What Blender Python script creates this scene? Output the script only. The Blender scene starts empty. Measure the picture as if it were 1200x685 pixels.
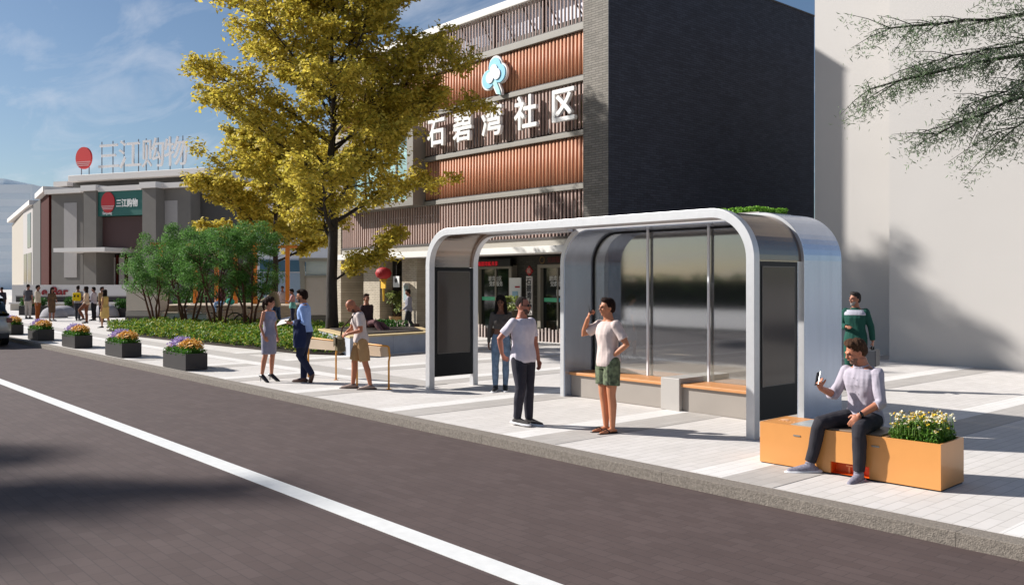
import bpy, bmesh, math, random
import numpy as np
from mathutils import Vector, Matrix, Euler, noise
random.seed(7); np.random.seed(7)
R = math.radians
S = bpy.context.scene
C = S.collection

# ------------------------------------------------------------------ materials
def lin(c):
    if isinstance(c, str):
        c = [int(c[i:i+2], 16)/255 for i in (0, 2, 4)]
        return tuple((x/12.92 if x <= .04045 else ((x+.055)/1.055)**2.4) for x in c)
    return tuple(c)
MATS = {}
def mat(name, col, rough=.6, metal=0., var=0., vscale=3., bump=0., bscale=60., spec=.5, stretch=(1, 1, 1), coat=0.):
    """procedural material: base colour with a little object-space noise variation and bump"""
    if name in MATS: return MATS[name]
    m = bpy.data.materials.new(name); m.use_nodes = True
    nt = m.node_tree; b = nt.nodes['Principled BSDF']
    col = lin(col)
    b.inputs['Base Color'].default_value = (*col, 1)
    b.inputs['Roughness'].default_value = rough
    b.inputs['Metallic'].default_value = metal
    b.inputs['Specular IOR Level'].default_value = spec
    if coat: b.inputs['Coat Weight'].default_value = coat; b.inputs['Coat Roughness'].default_value = .05
    geo = nt.nodes.new('ShaderNodeNewGeometry')
    mp = nt.nodes.new('ShaderNodeMapping'); mp.inputs['Scale'].default_value = stretch
    nt.links.new(geo.outputs['Position'], mp.inputs['Vector'])
    if var:
        n = nt.nodes.new('ShaderNodeTexNoise'); n.inputs['Scale'].default_value = vscale; n.inputs['Detail'].default_value = 5
        nt.links.new(mp.outputs[0], n.inputs['Vector'])
        hs = nt.nodes.new('ShaderNodeMapRange'); hs.inputs['From Min'].default_value = .3; hs.inputs['From Max'].default_value = .7
        hs.inputs['To Min'].default_value = 1-var; hs.inputs['To Max'].default_value = 1+var
        nt.links.new(n.outputs['Fac'], hs.inputs['Value'])
        mx = nt.nodes.new('ShaderNodeVectorMath'); mx.operation = 'SCALE'
        mx.inputs[0].default_value = col
        nt.links.new(hs.outputs[0], mx.inputs['Scale'])
        nt.links.new(mx.outputs[0], b.inputs['Base Color'])
    if bump:
        n2 = nt.nodes.new('ShaderNodeTexNoise'); n2.inputs['Scale'].default_value = bscale; n2.inputs['Detail'].default_value = 3
        nt.links.new(mp.outputs[0], n2.inputs['Vector'])
        bp = nt.nodes.new('ShaderNodeBump'); bp.inputs['Strength'].default_value = bump; bp.inputs['Distance'].default_value = .02
        nt.links.new(n2.outputs['Fac'], bp.inputs['Height']); nt.links.new(bp.outputs[0], b.inputs['Normal'])
    MATS[name] = m
    return m

def brick_mat(name, c1, c2, mortar, bw, bh, ms, axes='XZ', rough=.7, bump=.3, off=.5, noise_var=.15, bias=0., spec=.4):
    """world-space brick / tile pattern; axes picks the two world axes (length axis, row axis)"""
    if name in MATS: return MATS[name]
    m = bpy.data.materials.new(name); m.use_nodes = True
    nt = m.node_tree; b = nt.nodes['Principled BSDF']; b.inputs['Roughness'].default_value = rough
    b.inputs['Specular IOR Level'].default_value = spec
    geo = nt.nodes.new('ShaderNodeNewGeometry')
    sp = nt.nodes.new('ShaderNodeSeparateXYZ'); cb = nt.nodes.new('ShaderNodeCombineXYZ')
    nt.links.new(geo.outputs['Position'], sp.inputs[0])
    nt.links.new(sp.outputs['XYZ'.index(axes[0])], cb.inputs[0]); nt.links.new(sp.outputs['XYZ'.index(axes[1])], cb.inputs[1])
    br = nt.nodes.new('ShaderNodeTexBrick')
    br.offset = off
    br.inputs['Scale'].default_value = 1; br.inputs['Brick Width'].default_value = bw; br.inputs['Row Height'].default_value = bh
    br.inputs['Mortar Size'].default_value = ms; br.inputs['Mortar Smooth'].default_value = .3; br.inputs['Bias'].default_value = bias
    br.inputs['Color1'].default_value = (*lin(c1), 1); br.inputs['Color2'].default_value = (*lin(c2), 1); br.inputs['Mortar'].default_value = (*lin(mortar), 1)
    nt.links.new(cb.outputs[0], br.inputs['Vector'])
    n = nt.nodes.new('ShaderNodeTexNoise'); n.inputs['Scale'].default_value = 1.3; n.inputs['Detail'].default_value = 8; n.inputs['Roughness'].default_value = .65
    nt.links.new(geo.outputs['Position'], n.inputs['Vector'])
    mr = nt.nodes.new('ShaderNodeMapRange'); mr.inputs['From Min'].default_value = .3; mr.inputs['From Max'].default_value = .7
    mr.inputs['To Min'].default_value = 1-noise_var; mr.inputs['To Max'].default_value = 1+noise_var
    nt.links.new(n.outputs['Fac'], mr.inputs['Value'])
    vm = nt.nodes.new('ShaderNodeVectorMath'); vm.operation = 'SCALE'
    nt.links.new(br.outputs['Color'], vm.inputs[0]); nt.links.new(mr.outputs[0], vm.inputs['Scale'])
    nt.links.new(vm.outputs[0], b.inputs['Base Color'])
    if bump:
        bp = nt.nodes.new('ShaderNodeBump'); bp.inputs['Strength'].default_value = bump; bp.inputs['Distance'].default_value = .01; bp.invert = True
        nt.links.new(br.outputs['Fac'], bp.inputs['Height']); nt.links.new(bp.outputs[0], b.inputs['Normal'])
    MATS[name] = m
    return m

def leaf_mat(name, cols, trans=.35, rough=.55):
    """foliage: every leaf its own random colour out of a ramp, with some light passing through"""
    if name in MATS: return MATS[name]
    m = bpy.data.materials.new(name); m.use_nodes = True
    nt = m.node_tree; b = nt.nodes['Principled BSDF']; b.inputs['Roughness'].default_value = rough
    b.inputs['Specular IOR Level'].default_value = .3
    geo = nt.nodes.new('ShaderNodeNewGeometry')
    rp = nt.nodes.new('ShaderNodeValToRGB')
    el = rp.color_ramp.elements
    for i, c in enumerate(cols):
        e = el[i] if i < 2 else el.new(1)
        e.position = i/(len(cols)-1); e.color = (*lin(c), 1)
    nt.links.new(geo.outputs['Random Per Island'], rp.inputs[0])
    nt.links.new(rp.outputs[0], b.inputs['Base Color'])
    tr = nt.nodes.new('ShaderNodeBsdfTranslucent'); nt.links.new(rp.outputs[0], tr.inputs[0])
    mx = nt.nodes.new('ShaderNodeMixShader'); mx.inputs[0].default_value = trans
    nt.links.new(b.outputs[0], mx.inputs[1]); nt.links.new(tr.outputs[0], mx.inputs[2])
    nt.links.new(mx.outputs[0], nt.nodes['Material Output'].inputs['Surface'])
    MATS[name] = m
    return m

def glass_mat(name, tint, refl=.12, rough=.03, trans=.7, gloss=(1, 1, 1)):
    """thin pane: tinted see-through plus a fresnel-weighted mirror layer"""
    if name in MATS: return MATS[name]
    m = bpy.data.materials.new(name); m.use_nodes = True
    nt = m.node_tree; nt.nodes.remove(nt.nodes['Principled BSDF'])
    t = nt.nodes.new('ShaderNodeBsdfTransparent'); t.inputs[0].default_value = (*[x*trans for x in lin(tint)], 1)
    g = nt.nodes.new('ShaderNodeBsdfGlossy'); g.inputs['Roughness'].default_value = rough; g.inputs[0].default_value = (*gloss, 1)
    lw = nt.nodes.new('ShaderNodeLayerWeight'); lw.inputs['Blend'].default_value = .3
    mr = nt.nodes.new('ShaderNodeMapRange'); mr.inputs['To Min'].default_value = refl; mr.inputs['To Max'].default_value = .75
    nt.links.new(lw.outputs['Fresnel'], mr.inputs['Value'])
    mx = nt.nodes.new('ShaderNodeMixShader')
    nt.links.new(mr.outputs[0], mx.inputs[0]); nt.links.new(t.outputs[0], mx.inputs[1]); nt.links.new(g.outputs[0], mx.inputs[2])
    nt.links.new(mx.outputs[0], nt.nodes['Material Output'].inputs['Surface'])
    MATS[name] = m
    return m

def emit_mat(name, col, strength):
    if name in MATS: return MATS[name]
    m = bpy.data.materials.new(name); m.use_nodes = True
    b = m.node_tree.nodes['Principled BSDF']
    b.inputs['Base Color'].default_value = (*lin(col), 1); b.inputs['Emission Color'].default_value = (*lin(col), 1)
    b.inputs['Emission Strength'].default_value = strength
    MATS[name] = m
    return m

# ------------------------------------------------------------------ mesh builder
class MB:
    def __init__(s): s.v = []; s.f = []
    def add(s, vs, fs):
        o = len(s.v); s.v += [tuple(v) for v in vs]; s.f += [tuple(i+o for i in f) for f in fs]; return s
    def box(s, x0, x1, y0, y1, z0, z1, M=None):
        vs = [Vector(p) for p in ((x0,y0,z0),(x1,y0,z0),(x1,y1,z0),(x0,y1,z0),(x0,y0,z1),(x1,y0,z1),(x1,y1,z1),(x0,y1,z1))]
        if M: vs = [M @ v for v in vs]
        return s.add(vs, [(0,3,2,1),(4,5,6,7),(0,1,5,4),(1,2,6,5),(2,3,7,6),(3,0,4,7)])
    def prism(s, poly, z0, z1, M=None):
        n = len(poly)
        vs = [Vector((x, y, z0)) for x, y in poly]+[Vector((x, y, z1)) for x, y in poly]
        if M: vs = [M @ v for v in vs]
        return s.add(vs, [tuple(range(n-1, -1, -1)), tuple(range(n, 2*n))]+[(i, (i+1) % n, n+(i+1) % n, n+i) for i in range(n)])
    def rings(s, rs, cap=True):
        n = len(rs[0]); vs = [p for r in rs for p in r]; fs = []
        for k in range(len(rs)-1):
            for i in range(n):
                a = k*n+i; b = k*n+(i+1) % n
                fs.append((a, b, b+n, a+n))
        if cap: fs.append(tuple(range(n-1, -1, -1))); fs.append(tuple((len(rs)-1)*n+i for i in range(n)))
        return s.add(vs, fs)
    def tube(s, pts, rad, n=8, cap=True, flat=None, round_ends=False):
        pts = [Vector(p) for p in pts]
        if not isinstance(rad, (list, tuple)): rad = [rad]*len(pts)
        rad = list(rad)
        if round_ends:
            d0 = (pts[0]-pts[1]).normalized(); d1 = (pts[-1]-pts[-2]).normalized()
            r0, r1 = rad[0], rad[-1]
            pts = [pts[0]+d0*r0*.95, pts[0]+d0*r0*.7]+pts+[pts[-1]+d1*r1*.7, pts[-1]+d1*r1*.95]
            rad = [r0*.3, r0*.72]+rad+[r1*.72, r1*.3]
        ref = None; rs = []
        for i, p in enumerate(pts):
            t = (pts[min(i+1, len(pts)-1)]-pts[max(i-1, 0)]).normalized()
            if ref is None:
                ref = Vector((0, 0, 1)) if abs(t.z) < .9 else Vector((1, 0, 0))
                if flat is not None: ref = Vector(flat[0])
            u = (ref-t*ref.dot(t))
            u = u.normalized() if u.length > 1e-5 else t.orthogonal().normalized()
            w = t.cross(u); ref = u
            fu = flat[1] if flat is not None else 1.
            rs.append([p+(u*math.cos(2*math.pi*k/n)*fu+w*math.sin(2*math.pi*k/n))*rad[i] for k in range(n)])
        return s.rings(rs, cap)
    def ell(s, c, r, M=None, nu=14, nv=9):
        c = Vector(c); rs = []
        for j in range(1, nv):
            ph = math.pi*j/nv-math.pi/2
            ring = []
            for i in range(nu):
                a = 2*math.pi*i/nu
                p = Vector((r[0]*math.cos(ph)*math.cos(a), r[1]*math.cos(ph)*math.sin(a), r[2]*math.sin(ph)))
                ring.append(c+((M @ p) if M else p))
            rs.append(ring)
        return s.rings(rs)
    def build(s, name, m, parent=None, smooth=False, bevel=0., world=False, kind=None):
        me = bpy.data.meshes.new(name)
        off = parent.location if (world and parent) else Vector((0, 0, 0))
        me.from_pydata([tuple(Vector(v)-off) for v in s.v], [], s.f)
        bm = bmesh.new(); bm.from_mesh(me); bmesh.ops.recalc_face_normals(bm, faces=bm.faces); bm.to_mesh(me); bm.free()
        me.materials.append(m)
        if smooth: me.polygons.foreach_set('use_smooth', [True]*len(me.polygons))
        o = bpy.data.objects.new(name, me); C.objects.link(o)
        if parent: o.parent = parent
        if bevel:
            b = o.modifiers.new('bevel', 'BEVEL'); b.width = bevel; b.segments = 2; b.limit_method = 'ANGLE'; b.harden_normals = False
        if kind: o['kind'] = kind
        return o

def tag(o, label, cat, group=None, kind=None):
    o['label'] = label; o['category'] = cat
    if group: o['group'] = group
    if kind: o['kind'] = kind
    return o
def thing(name, label, cat, loc=(0, 0, 0), rz=0., group=None):
    o = bpy.data.objects.new(name, None); C.objects.link(o)
    o.location = loc; o.rotation_euler = (0, 0, R(rz)); o.empty_display_size = .2
    return tag(o, label, cat, group)
def copy_tree(src, loc, rz=None, label=None, group=None, scale=None):
    def rec(o, parent):
        c = o.copy(); C.objects.link(c)
        c.parent = parent
        for ch in list(o.children): rec(ch, c)
        return c
    r = rec(src, None); r.location = loc
    if rz is not None: r.rotation_euler = (0, 0, R(rz))
    if scale: r.scale = scale
    if label: r['label'] = label
    if group: r['group'] = group
    return r

def arc(cx, cz, r, a0, a1, n):
    return [(cx+r*math.cos(R(a0+(a1-a0)*i/n)), cz+r*math.sin(R(a0+(a1-a0)*i/n))) for i in range(n+1)]

# text: a font curve turned into a mesh (the built-in font has the Chinese glyphs)
def text_mesh(name, body, size, m, parent, loc, rot, depth=.02, bold=0., align='LEFT', sx=1.):
    cu = bpy.data.curves.new(name, 'FONT'); cu.body = body; cu.size = size; cu.extrude = depth/2
    cu.align_x = align; cu.resolution_u = 4
    t = bpy.data.objects.new(name, cu); C.objects.link(t)
    dg = bpy.context.evaluated_depsgraph_get()
    me = bpy.data.meshes.new_from_object(t.evaluated_get(dg))
    bpy.data.objects.remove(t); bpy.data.curves.remove(cu)
    if bold:      # heavier strokes: the same glyph a little to each side, each copy a hair deeper so no faces coincide
        bm = bmesh.new()
        for i, (dx, dy) in enumerate(((0, 0), (bold, 0), (-bold, 0), (0, bold), (0, -bold), (bold*.7, bold*.7), (-bold*.7, bold*.7), (bold*.7, -bold*.7), (-bold*.7, -bold*.7))):
            c_ = me.copy(); c_.transform(Matrix.Translation((dx, dy, 0)) @ Matrix.Diagonal((1, 1, 1+.012*i, 1))); bm.from_mesh(c_); bpy.data.meshes.remove(c_)
        bm.to_mesh(me); bm.free()
    me.materials.clear(); me.materials.append(m)
    o = bpy.data.objects.new(name, me); C.objects.link(o)
    o.location = loc; o.rotation_euler = rot; o.scale = (sx, 1, 1)
    if parent: o.parent = parent
    return o

# ------------------------------------------------------------------ foliage
def leaf_cloud(name, P, N, size, m, parent=None, aspect=.55, jitter=.6, rng=None, loc=(0, 0, 0), kind=None):
    """many small folded leaves: P (n,3) centres, N (n,3) normals, size (n,) lengths"""
    rng = rng or np.random.default_rng(1)
    n = len(P)
    N = N+rng.normal(0, jitter, (n, 3)); N /= np.linalg.norm(N, axis=1)[:, None]+1e-9
    A = rng.normal(0, 1, (n, 3)); A -= (A*N).sum(1)[:, None]*N; A /= np.linalg.norm(A, axis=1)[:, None]+1e-9
    B = np.cross(N, A)
    L = size[:, None]*.5; Wd = L*aspect
    fold = N*L*.25
    V = np.stack([P-A*L, P-A*L*.1+B*Wd+fold, P+A*L, P-A*L*.1-B*Wd+fold], 1).reshape(-1, 3)
    base = np.arange(n)*4
    F = np.stack([base, base+1, base+2, base, base+2, base+3], 1).reshape(-1)
    me = bpy.data.meshes.new(name)
    me.vertices.add(n*4); me.vertices.foreach_set('co', (V-np.array(loc)).astype(np.float32).reshape(-1))
    me.loops.add(n*6); me.loops.foreach_set('vertex_index', F.astype(np.int32))
    me.polygons.add(n*2); me.polygons.foreach_set('loop_start', np.arange(n*2, dtype=np.int32)*3)
    me.update(calc_edges=True); me.validate()
    me.materials.append(m)
    o = bpy.data.objects.new(name, me); C.objects.link(o)
    if parent: o.parent = parent
    else: o.location = loc
    if kind: o['kind'] = kind
    return o
def clumps(centres, radii, per, rng, flat=.6):
    """points in flattened blobs, denser near the skin, with up/outward normals"""
    Ps = []; Ns = []
    for c, r in zip(centres, radii):
        k = max(3, int(per*(.6+.8*rng.random())))
        d = rng.normal(0, 1, (k, 3)); d /= np.linalg.norm(d, axis=1)[:, None]
        rr = r*rng.random((k, 1))**.45
        p = d*rr; p[:, 2] *= flat
        Ps.append(np.array(c)+p); nn = d*.5; nn[:, 2] += .9; Ns.append(nn)
    return np.concatenate(Ps), np.concatenate(Ns)
# ------------------------------------------------------------------ people
def remeshed(name, mb, vox, m, parent, smooth=4, wrinkle=0., wscale=9., seed=0, wstretch=(1, 1, .45)):
    me = bpy.data.meshes.new('tmp'); me.from_pydata([tuple(v) for v in mb.v], [], mb.f)
    bm = bmesh.new(); bm.from_mesh(me); bmesh.ops.recalc_face_normals(bm, faces=bm.faces); bm.to_mesh(me); bm.free()
    o = bpy.data.objects.new('tmp', me); C.objects.link(o)
    r = o.modifiers.new('r', 'REMESH'); r.mode = 'VOXEL'; r.voxel_size = vox; r.use_smooth_shade = True
    sm = o.modifiers.new('s', 'SMOOTH'); sm.factor = .5; sm.iterations = smooth
    dg = bpy.context.evaluated_depsgraph_get()
    out = bpy.data.meshes.new_from_object(o.evaluated_get(dg)); out.name = name
    bpy.data.objects.remove(o); bpy.data.meshes.remove(me)
    if wrinkle:
        n = len(out.vertices)
        co = np.empty(n*3, np.float32); out.vertices.foreach_get('co', co); co = co.reshape(-1, 3)
        no = np.empty(n*3, np.float32); out.vertices.foreach_get('normal', no); no = no.reshape(-1, 3)
        off = Vector((seed*3.7, seed*1.3, seed*2.1))
        dsp = np.array([noise.noise(Vector((c[0]*wscale*wstretch[0], c[1]*wscale*wstretch[1], (c[2]+.6*c[0])*wscale*wstretch[2]))+off)
                        + .5*noise.noise(Vector((c[0]*wscale*2.3, c[1]*wscale*2.3, (c[2]-.5*c[0])*wscale*1.1))+off) for c in co])
        out.vertices.foreach_set('co', (co+no*(dsp*wrinkle)[:, None]).astype(np.float32).reshape(-1))
    out.polygons.foreach_set('use_smooth', [True]*len(out.polygons))
    out.materials.clear(); out.materials.append(m)
    ob = bpy.data.objects.new(name, out); C.objects.link(ob)
    if parent: ob.parent = parent
    return ob

def cloth(name, col, var=.06, rough=.85, bs=240., bump=.15):
    return mat('cloth_'+name, col, rough=rough, var=var, vscale=14, bump=bump, bscale=bs, spec=.2)
def skin(name, col): return mat('skin_'+name, col, rough=.5, var=.05, vscale=25, spec=.4)

M_RINGS = [(-.10, .125, .100, 0), (-.04, .158, .118, 0), (.02, .166, .120, .004), (.09, .156, .112, 0), (.17, .143, .102, -.004), (.26, .150, .108, -.008),
           (.36, .170, .116, -.010), (.43, .178, .106, -.002), (.485, .160, .082, .008), (.52, .098, .066, .012), (.545, .066, .060, .008), (.62, .056, .058, -.012)]
F_RINGS = [(-.10, .130, .100, 0), (-.04, .165, .122, .006), (.02, .166, .120, .008), (.09, .140, .104, 0), (.17, .118, .088, -.004), (.26, .126, .094, -.008),
           (.36, .146, .104, -.012), (.43, .152, .096, -.002), (.485, .138, .074, .006), (.52, .084, .058, .010), (.545, .056, .052, .006), (.62, .048, .050, -.012)]

def person(label, loc, heading, group=None, H=1.75, female=False, sk='skin', skcol='b98468', lean=(0, 0), twist=0, head=(0, 0, 0),
           armL=None, armR=None, legL=None, legR=None, footL=None, footR=None, pelvis=None, outfit=None, hair=None, vox=.0075, girth=1.,
           curl=(.5, .5), cat='person', glasses=None, beard=None):
    """facing -Y, left hand towards +X. arm = (upper dir, forearm dir, hand dir, palm normal); leg = (thigh dir, shin dir)"""
    k = H/1.75
    V = Vector
    rt = thing('person', label, cat, loc, heading+90, group)
    RG = F_RINGS if female else M_RINGS
    g = girth
    UA, FA, TH, SH = .285*k, .255*k, .435*k, .425*k
    armL = armL or ((.16, .0, -1), (.1, -.15, -1), (.05, -.2, -1), (-1, 0, 0))
    armR = armR or ((-.16, .0, -1), (-.1, -.15, -1), (-.05, -.2, -1), (1, 0, 0))
    legL = legL or ((.03, -.02, -1), (0, .04, -1)); legR = legR or ((-.03, -.02, -1), (0, .04, -1))
    hx = .088*k
    nv = lambda a: V(a).normalized()
    kL, kR = V((hx, 0, 0))+nv(legL[0])*TH, V((-hx, 0, 0))+nv(legR[0])*TH
    aL, aR = kL+nv(legL[1])*SH, kR+nv(legR[1])*SH
    heel = (outfit or {}).get('heel', 0.)
    base = min(aL.z, aR.z)
    pz = (-base+.085*k+heel) if pelvis is None else pelvis
    P = V((0, 0, pz))
    hipL, hipR, kL, kR, aL, aR = [p+P for p in (V((hx, 0, 0)), V((-hx, 0, 0)), kL, kR, aL, aR)]
    def T(z, t=None):
        t = max(0., min(1., z/.42)) if t is None else t
        return Matrix.Translation(P) @ Euler((R(lean[0])*t, R(lean[1])*t, R(twist)*t), 'ZYX').to_matrix().to_4x4()
    def tor(z, infl=0., n=22):
        zs = [r[0] for r in RG]
        z = max(zs[0], min(zs[-1], z))
        i = max(j for j in range(len(zs)-1) if zs[j] <= z+1e-9)
        f = (z-zs[i])/(zs[i+1]-zs[i])
        rx, ry, oy = [RG[i][q]+(RG[i+1][q]-RG[i][q])*f for q in (1, 2, 3)]
        rx = rx*k*(g if z < .45 else 1)+infl; ry = ry*k*(g if z < .45 else 1)+infl
        M = T(z)
        out = []
        for a in range(n):
            c, s_ = math.cos(2*math.pi*a/n), math.sin(2*math.pi*a/n)
            e = .86
            out.append(M @ V((rx*math.copysign(abs(c)**e, c), (ry*math.copysign(abs(s_)**e, s_))+oy*k, z*k)))
        return out
    def trings(z0, z1, infl=0., step=.04):
        m_ = max(2, int((z1-z0)/step)+1)
        return [tor(z0+(z1-z0)*i/(m_-1), infl(z0+(z1-z0)*i/(m_-1)) if callable(infl) else infl) for i in range(m_)]
    sw = (.152 if female else .172)*k
    Ms = T(.47, 1.)
    shL, shR = Ms @ V((sw, .004, .465*k)), Ms @ V((-sw, .004, .465*k))
    arms = {}
    for sd, sh, a in (('L', shL, armL), ('R', shR, armR)):
        el = sh+nv(a[0])*UA; wr = el+nv(a[1])*FA
        arms[sd] = (sh, el, wr, nv(a[2]), nv(a[3]))
    ar = (.80 if female else 1.)*k
    lr = (.97 if female else 1.)*k
    arad = [.056*ar, .050*ar, .043*ar, .041*ar, .040*ar, .034*ar, .027*ar]
    def apts(sh, el, wr):
        return [sh, sh+(el-sh)*.35, sh+(el-sh)*.8, el, el+(wr-el)*.25, el+(wr-el)*.65, wr]
    lrad = [.092*lr*g, .088*lr*g, .074*lr, .058*lr, .056*lr, .058*lr, .047*lr, .036*lr]
    def lpts(h, kn, an):
        f = (kn-h).cross(V((1, 0, 0))); b = V((0, .012*k, 0))
        return [h, h+(kn-h)*.3, h+(kn-h)*.7, kn, kn+(an-kn)*.12+b*.3, kn+(an-kn)*.32+b, kn+(an-kn)*.68+b*.5, an]
    # ---- body: one continuous surface
    mb = MB()
    mb.rings(trings(-.10, .62))
    mh = T(.6, 1.) ; hy, hp, hr = head
    Rh = Matrix.Rotation(R(hy), 3, 'Z') @ Matrix.Rotation(R(hp), 3, 'X') @ Matrix.Rotation(R(hr), 3, 'Y')
    R0 = Ms.to_3x3()
    nb = Ms @ V((0, -.004, .575*k))
    RH = R0 @ Rh
    hc = nb+RH @ V((0, -.016*k, .118*k))
    mb.tube([Ms @ V((0, .006, .50*k)), nb, hc+RH @ V((0, .02, -.04))*k], [.06*k*(.86 if female else 1.08), .054*k*(.86 if female else 1.08), .052*k*(.9 if female else 1)], 14)
    fs = .93 if female else 1.
    E_ = lambda c, r, tgt=None: (tgt or mb).ell(hc+RH @ (V(c)*k), [x*k for x in r], RH)
    E_((0, .010, .022), (.076, .096, .096))            # skull
    E_((0, -.022, -.035), (.060*fs, .068, .076))       # face
    E_((0, -.044, -.082), (.036*fs, .040, .034))       # chin and jaw
    E_((0, -.088, .018), (.046*fs, .014, .012))        # brow
    E_((0, -.096, -.012), (.010, .014, .026)); E_((0, -.106, -.026), (.015, .014, .012))   # nose
    E_((0, -.088, -.055), (.024, .012, .012))          # lips
    for sx in (-1, 1):
        E_((sx*.075, .006, -.008), (.011, .020, .032))
        E_((sx*.036, -.072, -.020), (.022, .018, .020))
    if female:
        for sx in (-1, 1): mb.ell(Ms @ V((sx*.066*k, -.085*k, .325*k)), (.056*k, .050*k, .056*k))
    for sd in 'LR':
        sh, el, wr, hd, pn = arms[sd]
        mb.ell(sh, (.058*ar, .056*ar, .060*ar))
        mb.tube(apts(sh, el, wr), arad, 12, round_ends=True)
        # hand: palm, four unequal bent fingers and a thumb leaving the side of the palm
        hd = (hd).normalized(); pn = (pn-hd*pn.dot(hd)).normalized(); side = hd.cross(pn)
        thumb_side = side if sd == 'R' else -side
        pk = k*(.9 if female else 1.)
        pe = wr+hd*.085*pk
        mb.tube([wr-hd*.01, wr+hd*.03*pk, wr+hd*.065*pk, pe], [.026*pk, .036*pk, .040*pk, .038*pk], 12, flat=(pn, .42))
        cv = curl[0] if sd == 'L' else curl[1]
        for i, (o_, ln) in enumerate(((.028, .068), (.0095, .078), (-.0095, .073), (-.027, .058))):
            b0 = pe+thumb_side*o_*pk-hd*.012*pk
            p_ = [b0]; ang = 0
            for sgl in (.42, .32, .26):
                ang += cv*(.55+.12*i)
                dr = hd*math.cos(ang)+pn*math.sin(ang)
                p_.append(p_[-1]+dr*ln*sgl*pk*1.05)
            mb.tube(p_, [.0098*pk, .0094*pk, .0088*pk, .0078*pk], 8, round_ends=True)
        t0 = wr+hd*.025*pk+thumb_side*.026*pk
        t1 = t0+(hd*.6+thumb_side*.75+pn*.25).normalized()*.038*pk
        t2 = t1+(hd*.85+thumb_side*.25+pn*(.3+.4*cv)).normalized()*.034*pk
        mb.tube([t0, t1, t2], [.0135*pk, .0115*pk, .0095*pk], 8, round_ends=True)
    feet = {}
    for sd, h, kn, an, ft in (('L', hipL, kL, aL, footL), ('R', hipR, kR, aR, footR)):
        mb.tube(lpts(h, kn, an), lrad, 14, round_ends=True)
        fd = V(ft) if ft else V((.12 if sd == 'L' else -.12, -1, 0)) 
        if heel and not ft: fd = fd+V((0, 0, -heel/.15))
        fd.normalize()
        hl = an-fd*.045*k+V((0, 0, -.048*k)); 
        mid = an+fd*.075*k+V((0, 0, -.050*k)); ball = an+fd*.145*k+V((0, 0, -.062*k)); toe = an+fd*.19*k+V((0, 0, -.064*k))
        feet[sd] = (an, hl, mid, ball, toe, fd)
        mb.tube([hl, an+fd*.01-V((0, 0, .034*k)), mid, ball, toe], [.030*k, .040*k, .034*k, .030*k, .020*k], 12, flat=((0, 0, 1), .75), round_ends=True)
    sm = skin(sk, skcol)
    remeshed('body', mb, vox, sm, rt, smooth=3)
    # ---- face details
    ey = (MB(), MB()); br = (MB(), MB()); mo = MB()
    for sx in (-1, 1):
        E_((sx*.031*fs, -.0835, -.006), (.013, .010, .0062), ey[sx > 0])
        E_((sx*.032*fs, -.0935, .017), (.018, .008, .0042), br[sx > 0])
    E_((0, -.0975, -.0555), (.022, .006, .0052), mo)
    hcol = (hair or {}).get('col', '2a1c14')
    hm = mat('hair_'+hcol, hcol, rough=.8, var=.4, vscale=60, bump=.8, bscale=160, stretch=(1, 1, .3), spec=.15)
    for e_ in ey: e_.build('eye', mat('eye', '1b1614', rough=.2), rt, True)
    for e_ in br: e_.build('eyebrow', hm, rt, True)
    mo.build('mouth', mat('lip_'+sk, tuple(x*y for x, y in zip(lin(skcol), (.62, .42, .42))), rough=.45), rt, True)
    if glasses:
        gb = MB()
        for sx in (-1, 1):
            E_((sx*.033, -.101, -.004), (.027, .007, .019), gb)
            gb.tube([hc+RH @ (V((sx*.058, -.096, .002))*k), hc+RH @ (V((sx*.079, .0, .002))*k)], .004*k, 6)
        gb.tube([hc+RH @ (V((-.014, -.107, .004))*k), hc+RH @ (V((.014, -.107, .004))*k)], .004*k, 6)
        gb.build('sunglasses', mat('dark_lens', '0a0a0a', rough=.12), rt, True)
    if beard:
        bb = MB(); E_((0, -.047, -.088), (.041, .044, .038), bb); E_((0, -.036, -.058), (.0585, .050, .040), bb); E_((0, -.099, -.041), (.024, .008, .005), bb)
        remeshed('beard', bb, .006, mat('beard_'+beard, beard, rough=.7, var=.3, vscale=80, bump=.5, bscale=200), rt, 2)
    # ---- hair
    if hair and hair.get('style') != 'none':
        hb = MB(); st = hair.get('style', 'short')
        if st == 'buzz': E_((0, .020, .032), (.0785, .094, .0955), hb)
        else:
            E_((0, .024, .036), (.083, .097, .099), hb)
            E_((0, .052, -.002), (.077, .066, .078), hb)
            E_((.015, -.040, .095), (.060, .050, .032), hb); E_((-.02, -.02, .104), (.055, .06, .034), hb)
            for sx in (-1, 1): E_((sx*.070, .016, .020), (.014, .034, .040), hb)
        if st in ('long', 'pony'):
            E_((0, .02, .05), (.088, .104, .094), hb)
            for sx in (-1, 1): E_((sx*.064, -.03, .052), (.030, .050, .055), hb)
        if st == 'long':
            for sx, yy in ((-1, .0), (1, .0), (0, .075), (-.6, .05), (.6, .05)):
                hb.tube([hc+RH @ (V((sx*.072, yy, .02))*k), hc+RH @ (V((sx*.086, yy+.005, -.10))*k), hc+RH @ (V((sx*.092, yy-.01, -.20))*k), hc+RH @ (V((sx*.088, yy-.02, -.27))*k)],
                        [.034*k, .036*k, .034*k, .018*k], 10)
        if st == 'pony':
            hb.tube([hc+RH @ (V((0, .09, .04))*k), hc+RH @ (V((0, .135, .01))*k), hc+RH @ (V((0, .14, -.09))*k), hc+RH @ (V((0, .12, -.18))*k)], [.028*k, .034*k, .03*k, .012*k], 10)
        remeshed('hair', hb, max(.007, vox*.9), hm, rt, 2, wrinkle=.006, wscale=40, wstretch=(1, 1, .3))
    # ---- clothes, each a slightly larger skin over the body, open look at hems and cuffs
    sd_ = abs(hash(label)) % 97 if False else (len(label)*7) % 97
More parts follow.
